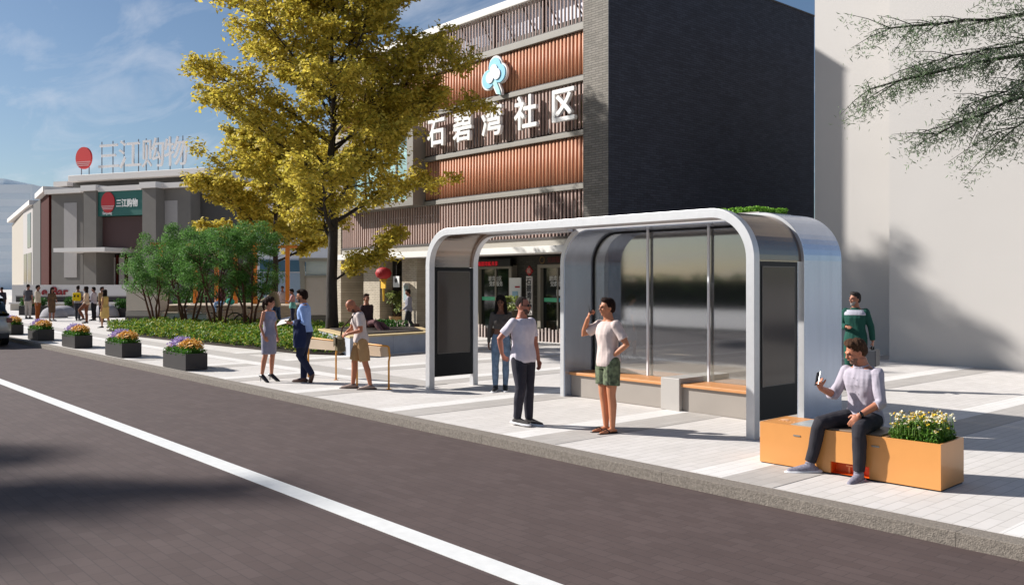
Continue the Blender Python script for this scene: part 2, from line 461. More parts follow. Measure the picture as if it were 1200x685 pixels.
    for it in (outfit or {}).get('items', []):
        kind = it['kind']; cm = it['mat']; b = MB(); nm = it.get('name', kind)
        wr_ = it.get('wrinkle', .007)
        if kind in ('shirt', 'jacket'):
            inf = it.get('infl', .014); hem = it.get('hem', -.06); top = it.get('top', .515)
            b.rings(trings(hem, top, lambda z: inf+.012*max(0., min(1., (.14-z)/.16))+(.004 if z > .44 else 0)))
            if female and it.get('bust', True):
                for sx in (-1, 1): b.ell(Ms @ V((sx*.066*k, -.087*k, .325*k)), (.064*k, .060*k, .062*k))
            sl = it.get('sleeve', 1.)   # 0 none, 1 = half upper arm, 2 = wrist
            for sd in 'LR':
                sh, el, wr, hd, pn = arms[sd]
                if sl <= 0: continue
                pts = apts(sh, el, wr); n_ = {1: 3, 1.5: 5, 2: 7}[sl]
                pts = pts[:n_]; rr = [x+inf*.85 for x in arad[:n_]]
                if sl == 1: rr[-1] += .010; pts[-1] = sh+(el-sh)*.72
                if sl == 2: pts[-1] = el+(wr-el)*.93
                if sl == 1.5: rr[-1] += .006
                b.ell(sh, [.056*ar+inf*.75]*3)
                b.tube(pts, rr, 14)
            if it.get('collar'):
                b.tube([Ms @ V((0, .008, .50*k)), Ms @ V((0, -.004, .552*k))], [.086*k, .073*k], 14)
        elif kind in ('trousers', 'shorts'):
            inf = it.get('infl', .014); tp = it.get('top', .10)
            b.rings(trings(-.10, tp, inf))
            for h, kn, an in ((hipL, kL, aL), (hipR, kR, aR)):
                pts = lpts(h, kn, an); rr = [x+inf for x in lrad]
                if kind == 'shorts':
                    fr = it.get('length', .85)
                    pts = pts[:2]+[h+(kn-h)*min(.7, fr-.15), h+(kn-h)*fr]; rr = [rr[0], rr[1]+.002, rr[2]+.012, rr[2]+.012]
                else:
                    fl = it.get('flare', .008)
                    rr[-1] += fl; rr[-2] += fl*.6; pts[-1] = pts[-1]+V((0, 0, it.get('drop', 0.)))
                b.tube(pts, rr, 16)
                b.ell(h, [lrad[0]+inf-.004]*3)
        elif kind == 'skirt':
            inf = it.get('infl', .012); L = it.get('length', .42)*k; hw = it.get('hem_r', .165)*k
            rs = [tor(it.get('top', .12), inf), tor(.05, inf), tor(-.02, inf)]
            kc = (kL+kR)/2; kc.z = P.z-L
            for f in (.4, .7, 1.):
                c = V((kc.x*f*.7, kc.y*f*.7+.002, P.z-.03*k-(L-.03*k)*f))
                rs.append([c+V(((.178*k+(hw-.178*k)*f)*math.cos(2*math.pi*a/22), (.13*k+(hw*.8-.13*k)*f)*math.sin(2*math.pi*a/22), 0)) for a in range(22)])
            b.rings(rs)
            zc_ = P.z-L+.01
            for h, kn, an in ((hipL, kL, aL), (hipR, kR, aR)):
                f_ = min(1., (h.z-zc_)/max(1e-3, h.z-kn.z)); e_ = h+(kn-h)*f_
                b.tube([h, h+(e_-h)*.5, e_], [lrad[0]+inf, lrad[1]+inf, lrad[2]+inf], 14)
        elif kind in ('shoes', 'soles', 'flipflops'):
            hgt = it.get('h', .0)
            one = {'sneakers': 'sneaker', 'high_heels': 'high_heel', 'leather_shoes': 'leather_shoe', 'canvas_shoes': 'canvas_shoe', 'boots': 'boot', 'shoe_soles': 'shoe_sole', 'flip_flops': 'flip_flop', 'shoes': 'shoe', 'soles': 'shoe_sole'}[nm]
            for sd in 'LR':
                an, hl, mid, ball, toe, fd = feet[sd]
                b = MB()
                if kind == 'shoes':
                    b.tube([hl-fd*.004, an+fd*.012-V((0, 0, .030*k)), mid+V((0, 0, .004)), ball, toe+fd*.012], [.040*k, .050*k, .047*k, .042*k, .031*k], 14, flat=((0, 0, 1), .92), round_ends=True)
                    if hgt: b.tube([an+V((0, 0, hgt)), an-V((0, 0, .03*k))], [.046*k, .050*k], 14)
                    if nm in ('sneakers', 'canvas_shoes', 'boots') and hgt is not None:
                        lb_ = MB(); sdv = fd.cross(V((0, 0, 1))).normalized()
                        for q_ in range(4):
                            pc = (an+fd*(.035+.022*q_)*k)+V((0, 0, (-.006-.011*q_)*k)); lb_.tube([pc-sdv*.024*k, pc+V((0, 0, .005*k)), pc+sdv*.024*k], .0042*k, 6)
                        lb_.tube([an+V((sdv.x*.043*math.cos(a_)+fd.x*.045*math.sin(a_), sdv.y*.043*math.cos(a_)+fd.y*.045*math.sin(a_), .012+hgt*.8))*1 if False else an+sdv*(.041*k*math.cos(a_))+fd*(.043*k*math.sin(a_))+V((0, 0, -.004*k+hgt*.7)) for a_ in [2*math.pi*w_/14 for w_ in range(15)]], .006*k, 6)
                        lb_.build('laces_and_collar', mat('lace_grey', '4c4a52', rough=.8), rt, True)
                    if it.get('stiletto'): b.tube([hl+V((0, 0, -.005)), V((hl.x, hl.y, .004))], [.014*k, .006*k], 8)
                elif kind == 'soles':
                    dz = V((0, 0, -.019*k))
                    b.tube([hl-fd*.03+dz, mid+dz*1.1, ball+dz*.8, toe+fd*.03+dz*.7], [.051*k, .053*k, .056*k, .040*k], 16, flat=((0, 0, 1), .44), round_ends=True)
                else:
                    b.tube([hl-fd*.03+V((0, 0, -.026*k)), mid+V((0, 0, -.028*k)), ball+V((0, 0, -.020*k)), toe+fd*.04+V((0, 0, -.015*k))], [.040*k, .042*k, .050*k, .032*k], 14, flat=((0, 0, 1), .25))
                    s2 = fd.cross(V((0, 0, 1))).normalized()
                    b.tube([mid+s2*.045*k+V((0, 0, -.012)), mid+fd*.03+V((0, 0, .034*k)), ball+fd*.02+V((0, 0, .026*k))], .009*k, 8)
                    b.tube([mid-s2*.045*k+V((0, 0, -.012)), mid+fd*.03+V((0, 0, .034*k))], .009*k, 8)
                remeshed(one, b, vox, cm, rt, 2)
            continue
        elif kind == 'belt_bag':
            pass
        o = remeshed(nm, b, vox*1.0, cm, rt, 2, wrinkle=wr_, seed=sd_)
        if it.get('label'): o['label'] = it['label']
    M = Matrix.Translation(loc) @ Matrix.Rotation(R(heading+90), 4, 'Z')
    info = {'root': rt, 'M': M, 'arms': arms, 'feet': feet, 'hc': hc, 'P': P, 'T': T, 'k': k,
            'hand': {sd: M @ (arms[sd][2]+arms[sd][3]*.075*k) for sd in 'LR'}, 'wrist': {sd: M @ arms[sd][2] for sd in 'LR'},
            'elbow': {sd: M @ arms[sd][1] for sd in 'LR'}, 'shoulder': {sd: M @ arms[sd][0] for sd in 'LR'}}
    return info

def it(kind, m, **kw): return dict(kind=kind, mat=m, **kw)
WHITE = cloth('white', 'd6d0d6'); DARK = cloth('charcoal', '2c2b30')

# 1 the grey dress
person('woman in a sleeveless grey dress facing the man in the light blue shirt', (-16.62, 8.06, 0), 22, H=1.62, female=True, skcol='b5795c', sk='warm',
       head=(28, 3, 0), armR=((-.22, .12, -1), (-.02, -.45, -1), (.35, -.4, -.7), (.6, .8, 0)), armL=((.2, .02, -1), (.05, -.2, -1), (0, -.2, -1), (-1, 0, 0)),
       legL=((.02, -.05, -1), (-.02, .06, -1)), legR=((-.10, -.06, -1), (-.10, .14, -1)),
       hair=dict(style='pony', col='2b1a12'),
       outfit=dict(heel=.07, items=[it('shirt', cloth('dress', '8f8c9b'), name='dress_top', sleeve=0, hem=-.02, top=.50, infl=.010, wrinkle=.003),
                                    it('skirt', cloth('dress', '8f8c9b'), name='dress_skirt', length=.42, hem_r=.176, wrinkle=.003),
                                    it('shoes', mat('black_patent', '151012', rough=.25), name='high_heels', stiletto=True)]))
# 2 the blue shirt
blue = person('man in a light blue shirt holding papers, a navy jacket over his forearm', (-15.93, 8.5, 0), 232, H=1.84, skcol='a8704f', sk='tan',
       head=(-6, 4, 0), lean=(3, 0), armL=((.14, .22, -1), (-.15, -1, .04), (-.15, -1, .05), (-.2, .1, 1)), armR=((-.16, -.1, -1), (.1, -1, -.05), (.1, -1, 0), (.2, .1, 1)),
       legR=((-.02, -.12, -1), (.02, .02, -1)), legL=((-.02, -.22, -1), (-.16, .62, -1)), footL=(-.1, -.35, -1), curl=(.35, .35),
       hair=dict(style='short', col='241710'), beard='4a3022',
       outfit=dict(items=[it('shirt', cloth('blue', '8fa9d8'), hem=.02, sleeve=2, collar=True, infl=.014, wrinkle=.010),
                          it('trousers', cloth('navy', '20263c'), infl=.014, top=.09), it('shoes', mat('brown_leather', '4a2a1c', rough=.4), name='leather_shoes', h=.03)]))
w = blue['elbow']['L']*.55+blue['wrist']['L']*.45
jm = MB()
rs = []
for f, hw, hd in ((0., .085, .05), (.08, .12, .085), (.25, .125, .085), (.42, .135, .08), (.54, .12, .06)):
    ax = (blue['wrist']['L']-blue['elbow']['L']).normalized(); sdv = ax.cross(Vector((0, 0, 1)))
    c_ = w+Vector((0, 0, .062-f))
    rs.append([c_+ax*hw*math.cos(2*math.pi*a/16)+sdv*hd*math.sin(2*math.pi*a/16) for a in range(16)])
jm.rings(rs)
jk = remeshed('folded_jacket', jm, .012, cloth('navy_jacket', '1e2745'), None, 2, wrinkle=.02, wscale=8, seed=3)
tag(jk, 'navy jacket folded over the forearm of the man in the blue shirt', 'jacket')
hp = blue['hand']['R']*.5+blue['hand']['L']*.5
pm = MB()
Mp = Matrix.Translation(hp+Vector((-.06, -.06, .03))) @ Euler((R(24), R(-14), R(40))).to_matrix().to_4x4()
pm.box(-.105, .105, -.15, .15, 0, .004, Mp); pm.box(-.10, .11, -.14, .155, .0045, .007, Mp)
tag(pm.build('paper_sheet', mat('paper', 'd8cfc8', rough=.8, var=.06, vscale=30)), 'pale sheets of paper held out by the man in the blue shirt', 'papers')

# 3 the man with the shoulder bag
bagm = person('bald man in a pale t-shirt and khaki shorts looking down into his shoulder bag', (-14.3, 8.78, 0), 246, H=1.74, skcol='a8694c', sk='bald',
       head=(6, 42, 0), lean=(8, 0), armL=((.2, .1, -1), (-.42, -.9, -.25), (-.4, -.8, -.3), (-.6, .2, -.5)), armR=((-.2, -.35, -1), (.35, -.75, -.62), (.3, -.5, -.8), (.8, 0, -.2)),
       legL=((.10, .14, -1), (.06, .22, -1)), legR=((-.08, -.26, -1), (-.04, -.06, -1)), hair=dict(style='none', col='3a2a20'), beard='5b3e30',
       footR=(-.25, -1, 0), footL=(-.1, -1, 0),
       outfit=dict(items=[it('shirt', cloth('pale_tee', 'c6b8b2'), hem=-.05, sleeve=1), it('shorts', cloth('khaki', 'a8845c'), length=.93, infl=.018, top=.0),
                          it('shoes', mat('taupe_canvas', '9a8478', rough=.8, bump=.2, bscale=120), name='canvas_shoes'), it('soles', mat('sole_dark', '4a3a34', rough=.7), name='shoe_soles')]))
bw_ = bagm['hand']['R']
ax = Vector((math.cos(R(246)), math.sin(R(246)), 0)); rg = Vector((math.cos(R(156)), math.sin(R(156)), 0))
bt = thing('shoulder_bag', 'olive canvas shoulder bag hanging at the hip of the bald man in shorts', 'bag', (bw_.x, bw_.y, .72), 246+90)
bm_ = MB(); bm_.ell((0, 0, .12), (.19, .095, .165)); bm_.box(-.17, .17, -.075, .075, .0, .23)
remeshed('bag_body', bm_, .012, cloth('olive', '6a5f48', var=.2, bs=120, bump=.4), bt, 3, wrinkle=.012, wscale=12)
bm_ = MB(); bm_.box(-.175, .175, -.108, -.09, .1, .26); bm_.box(-.03, .03, -.12, -.108, .07, .13); bm_.build('flap', cloth('olive_dark', '4d4433'), bt, bevel=.008)
st = MB(); inv = bt.matrix_basis.inverted() if False else (Matrix.Translation(bt.location) @ Matrix.Rotation(R(336), 4, 'Z')).inverted()
sl_ = bagm['shoulder']['L']; sr_ = bagm['shoulder']['R']; ch = sl_*.75+sr_*.25
st.tube([inv @ p for p in (bw_*1.0+Vector((0, 0, -.02)), bw_*.5+(ch*.5)+ax*.13, ch+ax*.115+Vector((0, 0, -.03)), ch+Vector((0, 0, .065)), ch-ax*.11-Vector((0, 0, .03)), (bw_+ch)*.5-ax*.2)], .016, 8)
st.build('strap', cloth('strap', '4d3a2c'), bt, True)

# 4 the man sitting on the raised stone bed
person('man in a dark brown shirt sitting on the raised stone bed, legs stretched out', (-22.9, 14.3, 0), 12, H=1.92, skcol='a06a50', sk='seated', pelvis=.74,
       head=(-22, 2, 0), lean=(-6, 0), armR=((-.25, .02, -1), (.2, -.75, -.5), (.2, -.8, -.5), (.2, .2, -1)), armL=((.3, .3, -1), (.1, .1, -1), (0, -.8, -.3), (0, 0, -1)),
       legL=((.12, -1, -.05), (.0, -.85, -.55)), legR=((-.12, -1, .12), (.1, -.75, -.75)), hair=dict(style='short', col='34231a'), vox=.009,
       outfit=dict(items=[it('shirt', cloth('brown_shirt', '3a2b2c'), hem=-.04, sleeve=1.5), it('trousers', cloth('mauve_trousers', '6a4a4c')), it('shoes', mat('brown_leather', '4a2a1c', rough=.4), name='leather_shoes')]))

# 5 the woman in the cropped top
person('long-haired woman in a dark cropped top and blue jeans walking through the shelter', (-12.35, 10.55, 0), 314, H=1.74, female=True, skcol='6b4330', sk='deep',
       head=(-4, 0, 0), armL=((.22, .06, -1), (.02, -.1, -1), (0, -.15, -1), (-1, 0, 0)), armR=((-.22, .04, -1), (-.06, -.12, -1), (0, -.2, -1), (1, 0, 0)),
       legL=((-.01, .05, -1), (-.03, .12, -1)), legR=((-.03, -.10, -1), (.0, .05, -1)), hair=dict(style='long', col='140f0e'),
       outfit=dict(items=[it('shirt', cloth('crop_top', '4c4744'), name='cropped_top', hem=.20, top=.475, sleeve=2, infl=.009, wrinkle=.003),
                          it('trousers', cloth('jeans', '66798f', var=.25), name='jeans', infl=.008, top=.11, flare=.002), it('shoes', mat('black_shoe', '19181a', rough=.5), name='sneakers', h=.04), it('soles', mat('sole_white', 'dcdadb', rough=.6), name='shoe_soles')]))

# 6 sunglasses
person('man in sunglasses, white t-shirt and dark jeans with a hand behind his hip', (-9.22, 8.28, 0), 2, H=1.78, skcol='b0715a', sk='ruddy',
       head=(22, 0, 0), lean=(-2, 0), armR=((-.42, .52, -.8), (.42, .30, -.75), (.6, .1, -.7), (.4, -1, 0)), armL=((.22, -.06, -1), (.05, -.22, -1), (0, -.25, -1), (-1, 0, 0)),
       legL=((-.02, -.08, -1), (.02, .02, -1)), legR=((-.05, -.16, -1), (.08, .26, -1)), footL=(.22, -1, 0), footR=(.05, -1, 0), hair=dict(style='buzz', col='2a211d'), glasses=True, beard='5b4238', girth=1.04,
       outfit=dict(items=[it('shirt', cloth('white_tee', 'cfc7cf'), name='t_shirt', hem=-.075, sleeve=1, infl=.017, wrinkle=.008), it('trousers', cloth('dark_jeans', '34323a', var=.15), name='jeans', flare=.004),
                          it('shoes', mat('charcoal_knit', '3c3634', rough=.8, bump=.3, bscale=300), name='sneakers', h=.02), it('soles', mat('sole_white', 'dcdadb', rough=.6), name='shoe_soles')]))
# 7 on the phone
camo = mat('camo', '565f46', rough=.85, var=.85, vscale=17, bump=.15, bscale=200)
ph = person('young man in camouflage shorts and flip-flops talking on his phone', (-8.02, 8.72, 0), 258, H=1.77, skcol='b97a58', sk='phone',
       head=(-8, -2, 0), armR=((-.62, -.42, -.42), (.50, -.06, .86), (.45, .05, .8), (.5, .8, 0)), armL=((.50, .30, -.95), (-.66, -.42, -.62), (-.75, -.45, -.35), (.3, .5, -1)),
       legL=((-.01, -.02, -1), (-.01, .05, -1)), legR=((.02, -.05, -1), (.03, .09, -1)), footR=(-.1, -1, 0), footL=(.05, -1, 0), hair=dict(style='short', col='24140e'), curl=(.5, .75), girth=.96,
       outfit=dict(items=[it('shirt', cloth('beige_tee', 'c9b7b0'), name='t_shirt', hem=-.07, sleeve=1, infl=.018, wrinkle=.011), it('shorts', camo, length=.72, infl=.024, top=.02),
                          it('flipflops', mat('flipflop', '2a1d18', rough=.6), name='flip_flops')]))
hh = ph['hand']['R']
pmb = MB(); hd_ = Vector(ph['arms']['R'][3]); 
Mph = Matrix.Translation(hh+Vector((.0, .0, .02))) @ Euler((R(10), R(25), R(258+60))).to_matrix().to_4x4()
pmb.box(-.036, .036, -.005, .005, -.06, .08, Mph)
tag(pmb.build('mobile_phone', mat('phone_body', '111114', rough=.2), bevel=.004), 'black phone held to the ear by the man in camouflage shorts', 'phone')
# 8 green overalls
gr = person('grey-bearded worker in green overalls with pale shoulder patches', (-8.20, 15.68, 0), 286, H=1.8, skcol='a06a52', sk='worker',
       head=(-38, 0, 0), armR=((-.2, .05, -1), (.45, -.85, .05), (.5, -.8, .1), (0, .3, -1)), armL=((.32, .10, -1), (.12, -.02, -1), (0, -.1, -1), (-1, 0, 0)),
       legL=((.02, .1, -1), (0, .16, -1)), legR=((-.02, -.16, -1), (0, .05, -1)), hair=dict(style='short', col='35302e'), beard='8c8580', vox=.009,
       outfit=dict(items=[it('shirt', cloth('overall', '1f4a40'), name='overall_top', hem=-.05, sleeve=2, collar=True, infl=.022, wrinkle=.008), it('trousers', cloth('overall', '1f4a40'), name='overall_trousers', infl=.022, flare=.014),
                          it('shirt', cloth('overall_patch', 'b0aeb8'), name='shoulder_patches', hem=.40, top=.50, sleeve=0, infl=.028, wrinkle=.003), it('shoes', mat('black_shoe', '19181a', rough=.5), name='boots', h=.05)]))
hl_ = gr['hand']['L']
t = thing('tool_case', 'dark tool case carried by the worker in green overalls', 'case', (hl_.x, hl_.y, hl_.z-.38), 286+90)
b = MB(); b.box(-.09, .09, -.2, .2, 0, .30); b.build('case_body', mat('case_grey', '3c3e44', rough=.5), t, bevel=.015)
b = MB(); b.tube([(0, -.08, .3), (0, -.08, .36), (0, .08, .36), (0, .08, .3)], .012, 8); b.build('handle', mat('phone_body', '111114', rough=.2), t, True)

# 9 sitting on the orange bench
sit = person('man in a pale button-up shirt sitting on the orange bench with his phone', (-4.58, 8.95, 0), 268, H=1.83, skcol='b5765a', sk='sitter', pelvis=.565,
       head=(-30, 14, 0), lean=(7, 0), twist=-6, vox=.0065, girth=.96,
       armR=((-.46, -.10, -.88), (.0, -.88, .30), (.02, -.5, .85), (.9, -.35, 0)), armL=((.26, -.22, -1), (-.42, -.70, -.42), (-.40, -.45, -.65), (-.55, .25, -.7)),
       legL=((.20, -.96, -.12), (-.02, .03, -1)), legR=((-.40, -.9, -.10), (-.16, -.14, -1)), footL=(.12, -1, 0), footR=(-.7, -.8, 0), hair=dict(style='short', col='4a3324'), curl=(.5, .8), beard='7d5c4c',
       outfit=dict(items=[it('shirt', cloth('button_shirt', 'aaa2ac', var=.08), name='button_shirt', hem=-.06, sleeve=1.5, collar=True, infl=.016, wrinkle=.013), it('trousers', cloth('charcoal_jeans', '302e33', var=.12), name='jeans', infl=.012, flare=.006, drop=.03),
                          it('shoes', mat('pale_knit', '817d8a', rough=.85, var=.22, vscale=45, bump=.4, bscale=260), name='sneakers', h=.03), it('soles', mat('sole_white', 'dcdadb', rough=.6), name='shoe_soles')]))
b = MB(); sh_ = sit['P']
for i in range(6):
    b = MB(); p = sit['T'](.06+i*.075) @ Vector((0, -(.112+.022)*sit['k']-.006+(.006 if i > 3 else 0), (.06+i*.075)*sit['k'])); b.ell(p, (.006, .004, .006), nu=8, nv=6)
    b.build('button', mat('button', '8f8790', rough=.4), sit['root'], True)
b = MB(); wl = sit['arms']['L'][2]; dl = (sit['arms']['L'][2]-sit['arms']['L'][1]).normalized()
b.tube([wl-dl*.03, wl-dl*.005], [.034, .034], 14); o = b.build('wristwatch', mat('phone_body', '111114', rough=.2), sit['root'], True)
hh = sit['hand']['R']
Mph = Matrix.Translation(hh+Vector((-.01, -.005, .035))) @ Euler((R(-22), R(-18), R(268+90-25))).to_matrix().to_4x4()
pmb = MB(); pmb.box(-.037, .037, -.005, .005, -.07, .08, Mph)
tag(pmb.build('mobile_phone', mat('phone_body', '111114', rough=.2), bevel=.004), 'black phone in the raised hand of the man on the orange bench', 'phone')

# 10 man entering from behind the left display panel
person('man in a grey jacket by the building, half hidden by the left display panel', (-28.3, 19.5, 0), 235, H=1.72, skcol='8d5c48', sk='walker', vox=.013, head=(0, 8, 0),
       armL=((.1, -.1, -1), (0, -.7, -.6), (0, -.8, -.5), (0, 0, 1)), legL=((.02, -.25, -1), (0, .1, -1)), legR=((-.02, .1, -1), (0, .45, -1)), hair=dict(style='short', col='1f1815'),
       outfit=dict(items=[it('shirt', cloth('grey_jacket', '8c8a94'), name='jacket', hem=-.06, sleeve=2, infl=.02), it('trousers', DARK), it('shoes', mat('black_shoe', '19181a', rough=.5))]))
# the woman seen through the shelter's glass
person('woman in a blue-grey knee-length dress walking behind the shelter glass', (-15.2, 17.4, 0), 50, H=1.62, female=True, skcol='8a5f4a', sk='glass', vox=.011,
       legL=((.02, -.28, -1), (0, .02, -1)), legR=((-.02, .1, -1), (0, .4, -1)), footR=(0, -.7, -.6), hair=dict(style='pony', col='2b1a12'), head=(10, 4, 0),
       outfit=dict(heel=.05, items=[it('shirt', cloth('slate_dress', '4a5468'), name='dress_top', sleeve=1, hem=-.02, infl=.014), it('skirt', cloth('slate_dress', '4a5468'), name='dress_skirt', length=.44, hem_r=.19),
                                    it('shoes', mat('black_patent', '151012', rough=.25), name='high_heels', stiletto=True)]))

# far group on the square by the supermarket
jeans = cloth('far_jeans', '4a5a74'); blk = cloth('far_black', '1c1c22')
FAR = [
 ('man in a dark top at the left edge of the square', (-54.6, 10.9), 200, 1.72, False, cloth('f1', '2a2630'), 1.5, blk, None, 'buzz', '7a4a3a'),
 ('broad man in a grey t-shirt and pale trousers seen from behind', (-53.3, 11.9), 130, 1.86, False, cloth('f2', '4c4a50'), 1, cloth('f2b', 'b0a59c'), None, 'buzz', '8a5a48'),
 ('man in a cream jacket and rust trousers beside the woman in brown', (-50.0, 11.6), 60, 1.82, False, cloth('f3', 'c9bba8'), 2, cloth('f3b', '8a4a20'), None, 'short', '8a5a48'),
 ('woman in a brown dress beside the man in the cream jacket', (-49.55, 12.15), 20, 1.7, True, cloth('f4', '5f4a38'), 1.5, None, cloth('f4', '5f4a38'), 'long', '8a5a48'),
 ('man in a grey top with a yellow backpack seen from behind', (-49.2, 13.3), 150, 1.8, False, cloth('f5', '8c8a92'), 1, cloth('f5b', '34343a'), None, 'short', '7a5040'),
 ('person in a pale grey shirt beyond the man with the yellow backpack', (-48.6, 13.9), 230, 1.72, False, cloth('f6', 'a8a0a6'), 1.5, blk, None, 'short', '7a5040'),
 ('woman in a beige top and brown trousers with one knee raised', (-45.6, 12.7), 250, 1.76, True, cloth('f7', 'b8a088'), 1.5, cloth('f7b', '6a4230'), None, 'long', '6a4030'),
 ('man in a tan shirt just behind the woman with a raised knee', (-46.6, 13.7), 40, 1.74, False, cloth('f8', '8a7458'), 1.5, blk, None, 'short', '7a5040'),
 ('woman with long black hair in a yellow dress walking away', (-40.7, 12.1), 215, 1.66, True, cloth('f9', 'cda96a'), 0, None, cloth('f9', 'cda96a'), 'long', 'a87858'),
]
for i, (lb, (x, y), hd, H, fem, top, sl, trs, skt, hs, sc_) in enumerate(FAR):
    items = [it('shirt', top, name='top', hem=-.05, sleeve=sl, infl=.016, wrinkle=0)]
    if trs: items.append(it('trousers', trs, wrinkle=0))
    if skt: items.append(it('skirt', skt, length=.5, hem_r=.17, wrinkle=0))
    items.append(it('shoes', mat('black_shoe', '19181a', rough=.5)))
    kw = {}
    if 'raised' in lb and i == 6: kw = dict(legL=((.05, -.7, -.75), (0, .5, -1)), legR=((0, -.03, -1), (0, .05, -1)))
    elif i in (0, 4, 8): kw = dict(legL=((.02, -.25, -1), (0, .05, -1)), legR=((-.02, .12, -1), (0, .32, -1)))
    inf = person(lb, (x, y, 0), hd, 'people on the square', H, fem, 'far%d' % i, sc_, outfit=dict(items=items), hair=dict(style=hs, col='1d1512'), vox=.016,
           armL=((.3, -.15, -1), (-.3, -.6, -.5), (-.5, -.5, 0), (0, 0, 1)) if i in (3, 5, 6) else None, **kw)
    if i == 4:
        t = thing('backpack', 'yellow backpack on the back of the man in the grey top', 'backpack', (x-math.cos(R(hd))*.2, y-math.sin(R(hd))*.2, 1.02), hd+90)
        b = MB(); b.box(-.19, .19, -.09, .09, 0, .42); b.build('pack_body', cloth('yellow', 'd8b81e'), t, bevel=.05)
        b = MB(); b.box(-.12, -.04, .092, .10, .2, .3); b.box(.04, .12, .092, .10, .2, .3); b.build('pocket_patch', cloth('far_black', '1c1c22'), t)
# ------------------------------------------------------------------ setting: ground, road, kerb, pavement
road_m = brick_mat('road_pavers', '514340', '4a3c39', '403533', .24, .12, .004, axes='XY', rough=.85, bump=.25, noise_var=.09)
pave_m = brick_mat('paving', 'cbc5c0', 'c4beb8', 'aaa49e', .40, .13, .005, axes='YX', rough=.75, bump=.2, noise_var=.06)
pave_w = brick_mat('paving_white', 'dad6d2', 'd4d0cb', 'b8b3ae', .40, .13, .004, axes='YX', rough=.7, bump=.15, noise_var=.04)
pave_g = brick_mat('paving_grey', 'b0aaa4', 'a8a29c', '928c86', .40, .13, .004, axes='YX', rough=.75, bump=.15, noise_var=.06)
kerb_m = mat('granite_kerb', '7b7268', rough=.85, var=.28, vscale=38, bump=.5, bscale=90)
gm = mat('far_ground', '8d8880', rough=.9, var=.1, vscale=.5)
MB().add([(-3000,-3000,-.16),(3000,-3000,-.16),(3000,3000,-.16),(-3000,3000,-.16)], [(0,1,2,3)]).build('ground', gm, kind='structure')
MB().box(-420, 200, -8.2, 7.36, -.15, -.12).build('road', road_m, kind='structure')
MB().box(-420, 200, 7.575, 330, -.15, 0).build('pavement', pave_m, kind='structure')
MB().box(-420, 200, -60, -8.45, -.15, 0).build('far_pavement', pave_m, kind='structure')
b = MB()
x = -180.
while x < 60:
    b.box(x+.0005, x+2.9995, 7.35, 7.57, -.15, .0); x += 3.
b.build('kerb', kerb_m, kind='structure', bevel=.004)
b = MB()
x = -180.
while x < 60:
    b.box(x+.004, x+.996, -8.42, -8.21, -.15, .0); x += 1.
b.build('far_kerb', kerb_m, kind='structure', bevel=.012)
MB().box(-420, 200, 4.13, 4.355, -.119, -.115).build('road_line', mat('road_paint', 'd6d5d2', rough=.6, var=.05, vscale=8, bump=.1, bscale=150), kind='structure')
bw = MB(); bg = MB()
for k in range(-3, 8):
    x = -2.76-3.045*k
    bw.box(x, x+.40, 7.58, 24., .001, .004); bg.box(x+.40, x+1.0, 7.58, 24., .001, .004)
bw.build('white_paving_strip', pave_w, kind='structure'); bg.build('grey_paving_strip', pave_g, kind='structure')
MB().box(-90, -13.9, 9.42, 9.78, .005, .008).build('white_paving_band', pave_w, kind='structure')
MB().box(-90, -13.9, 9.78, 10.5, .005, .008).build('grey_paving_band', pave_g, kind='structure')

# ------------------------------------------------------------------ bus shelter
alu = mat('brushed_aluminium', 'b9c3d4', rough=.26, metal=.75, var=.06, vscale=9, bump=.03, bscale=40, stretch=(1, 1, .08))
alu_w = mat('satin_aluminium', 'c9c8c8', rough=.42, metal=.55, var=.03, vscale=12)
dark = mat('dark_frame', '0e0f11', rough=.45, spec=.25)
pane = glass_mat('bronze_pane', 'b9a894', refl=.16, rough=.08, trans=.62, gloss=(.9, .85, .8))
sh = thing('bus_shelter', 'rounded aluminium bus shelter with glass back, benches and dark display panels', 'bus shelter', (-10, 10.5, 0))
X0, X1, XM, ZT = -13.53, -6.42, -11.12, 2.97
def hoop(b, xa, xb, y0, y1, ztop, r, th, zbot=0.):
    """an upside-down U of square bar with rounded corners"""
    outer = [(xa, zbot)]+arc(xa+r, ztop-r, r, 180, 90, 14)+arc(xb-r, ztop-r, r, 90, 0, 14)+[(xb, zbot)]
    ri = r-th
    inner = [(xa+th, zbot)]+arc(xa+r, ztop-r, ri, 180, 90, 14)+arc(xb-r, ztop-r, ri, 90, 0, 14)+[(xb-th, zbot)]
    n = len(outer)
    vs = [(p[0], y0, p[1]) for p in outer]+[(p[0], y0, p[1]) for p in inner]+[(p[0], y1, p[1]) for p in outer]+[(p[0], y1, p[1]) for p in inner]
    fs = []
    for i in range(n-1):
        fs += [(i, i+1, n+i+1, n+i), (2*n+i, 3*n+i, 3*n+i+1, 2*n+i+1), (i, 2*n+i, 2*n+i+1, i+1), (n+i, n+i+1, 3*n+i+1, 3*n+i)]
    fs += [(0, n, 3*n, 2*n), (n-1, 3*n-1, 4*n-1, 2*n-1)]
    return b.add(vs, fs)
RR = .68
hoop(MB(), X0, X1, 9.70, 9.82, ZT, RR, .125).build('front_frame', alu_w, sh, world=True, bevel=.006)
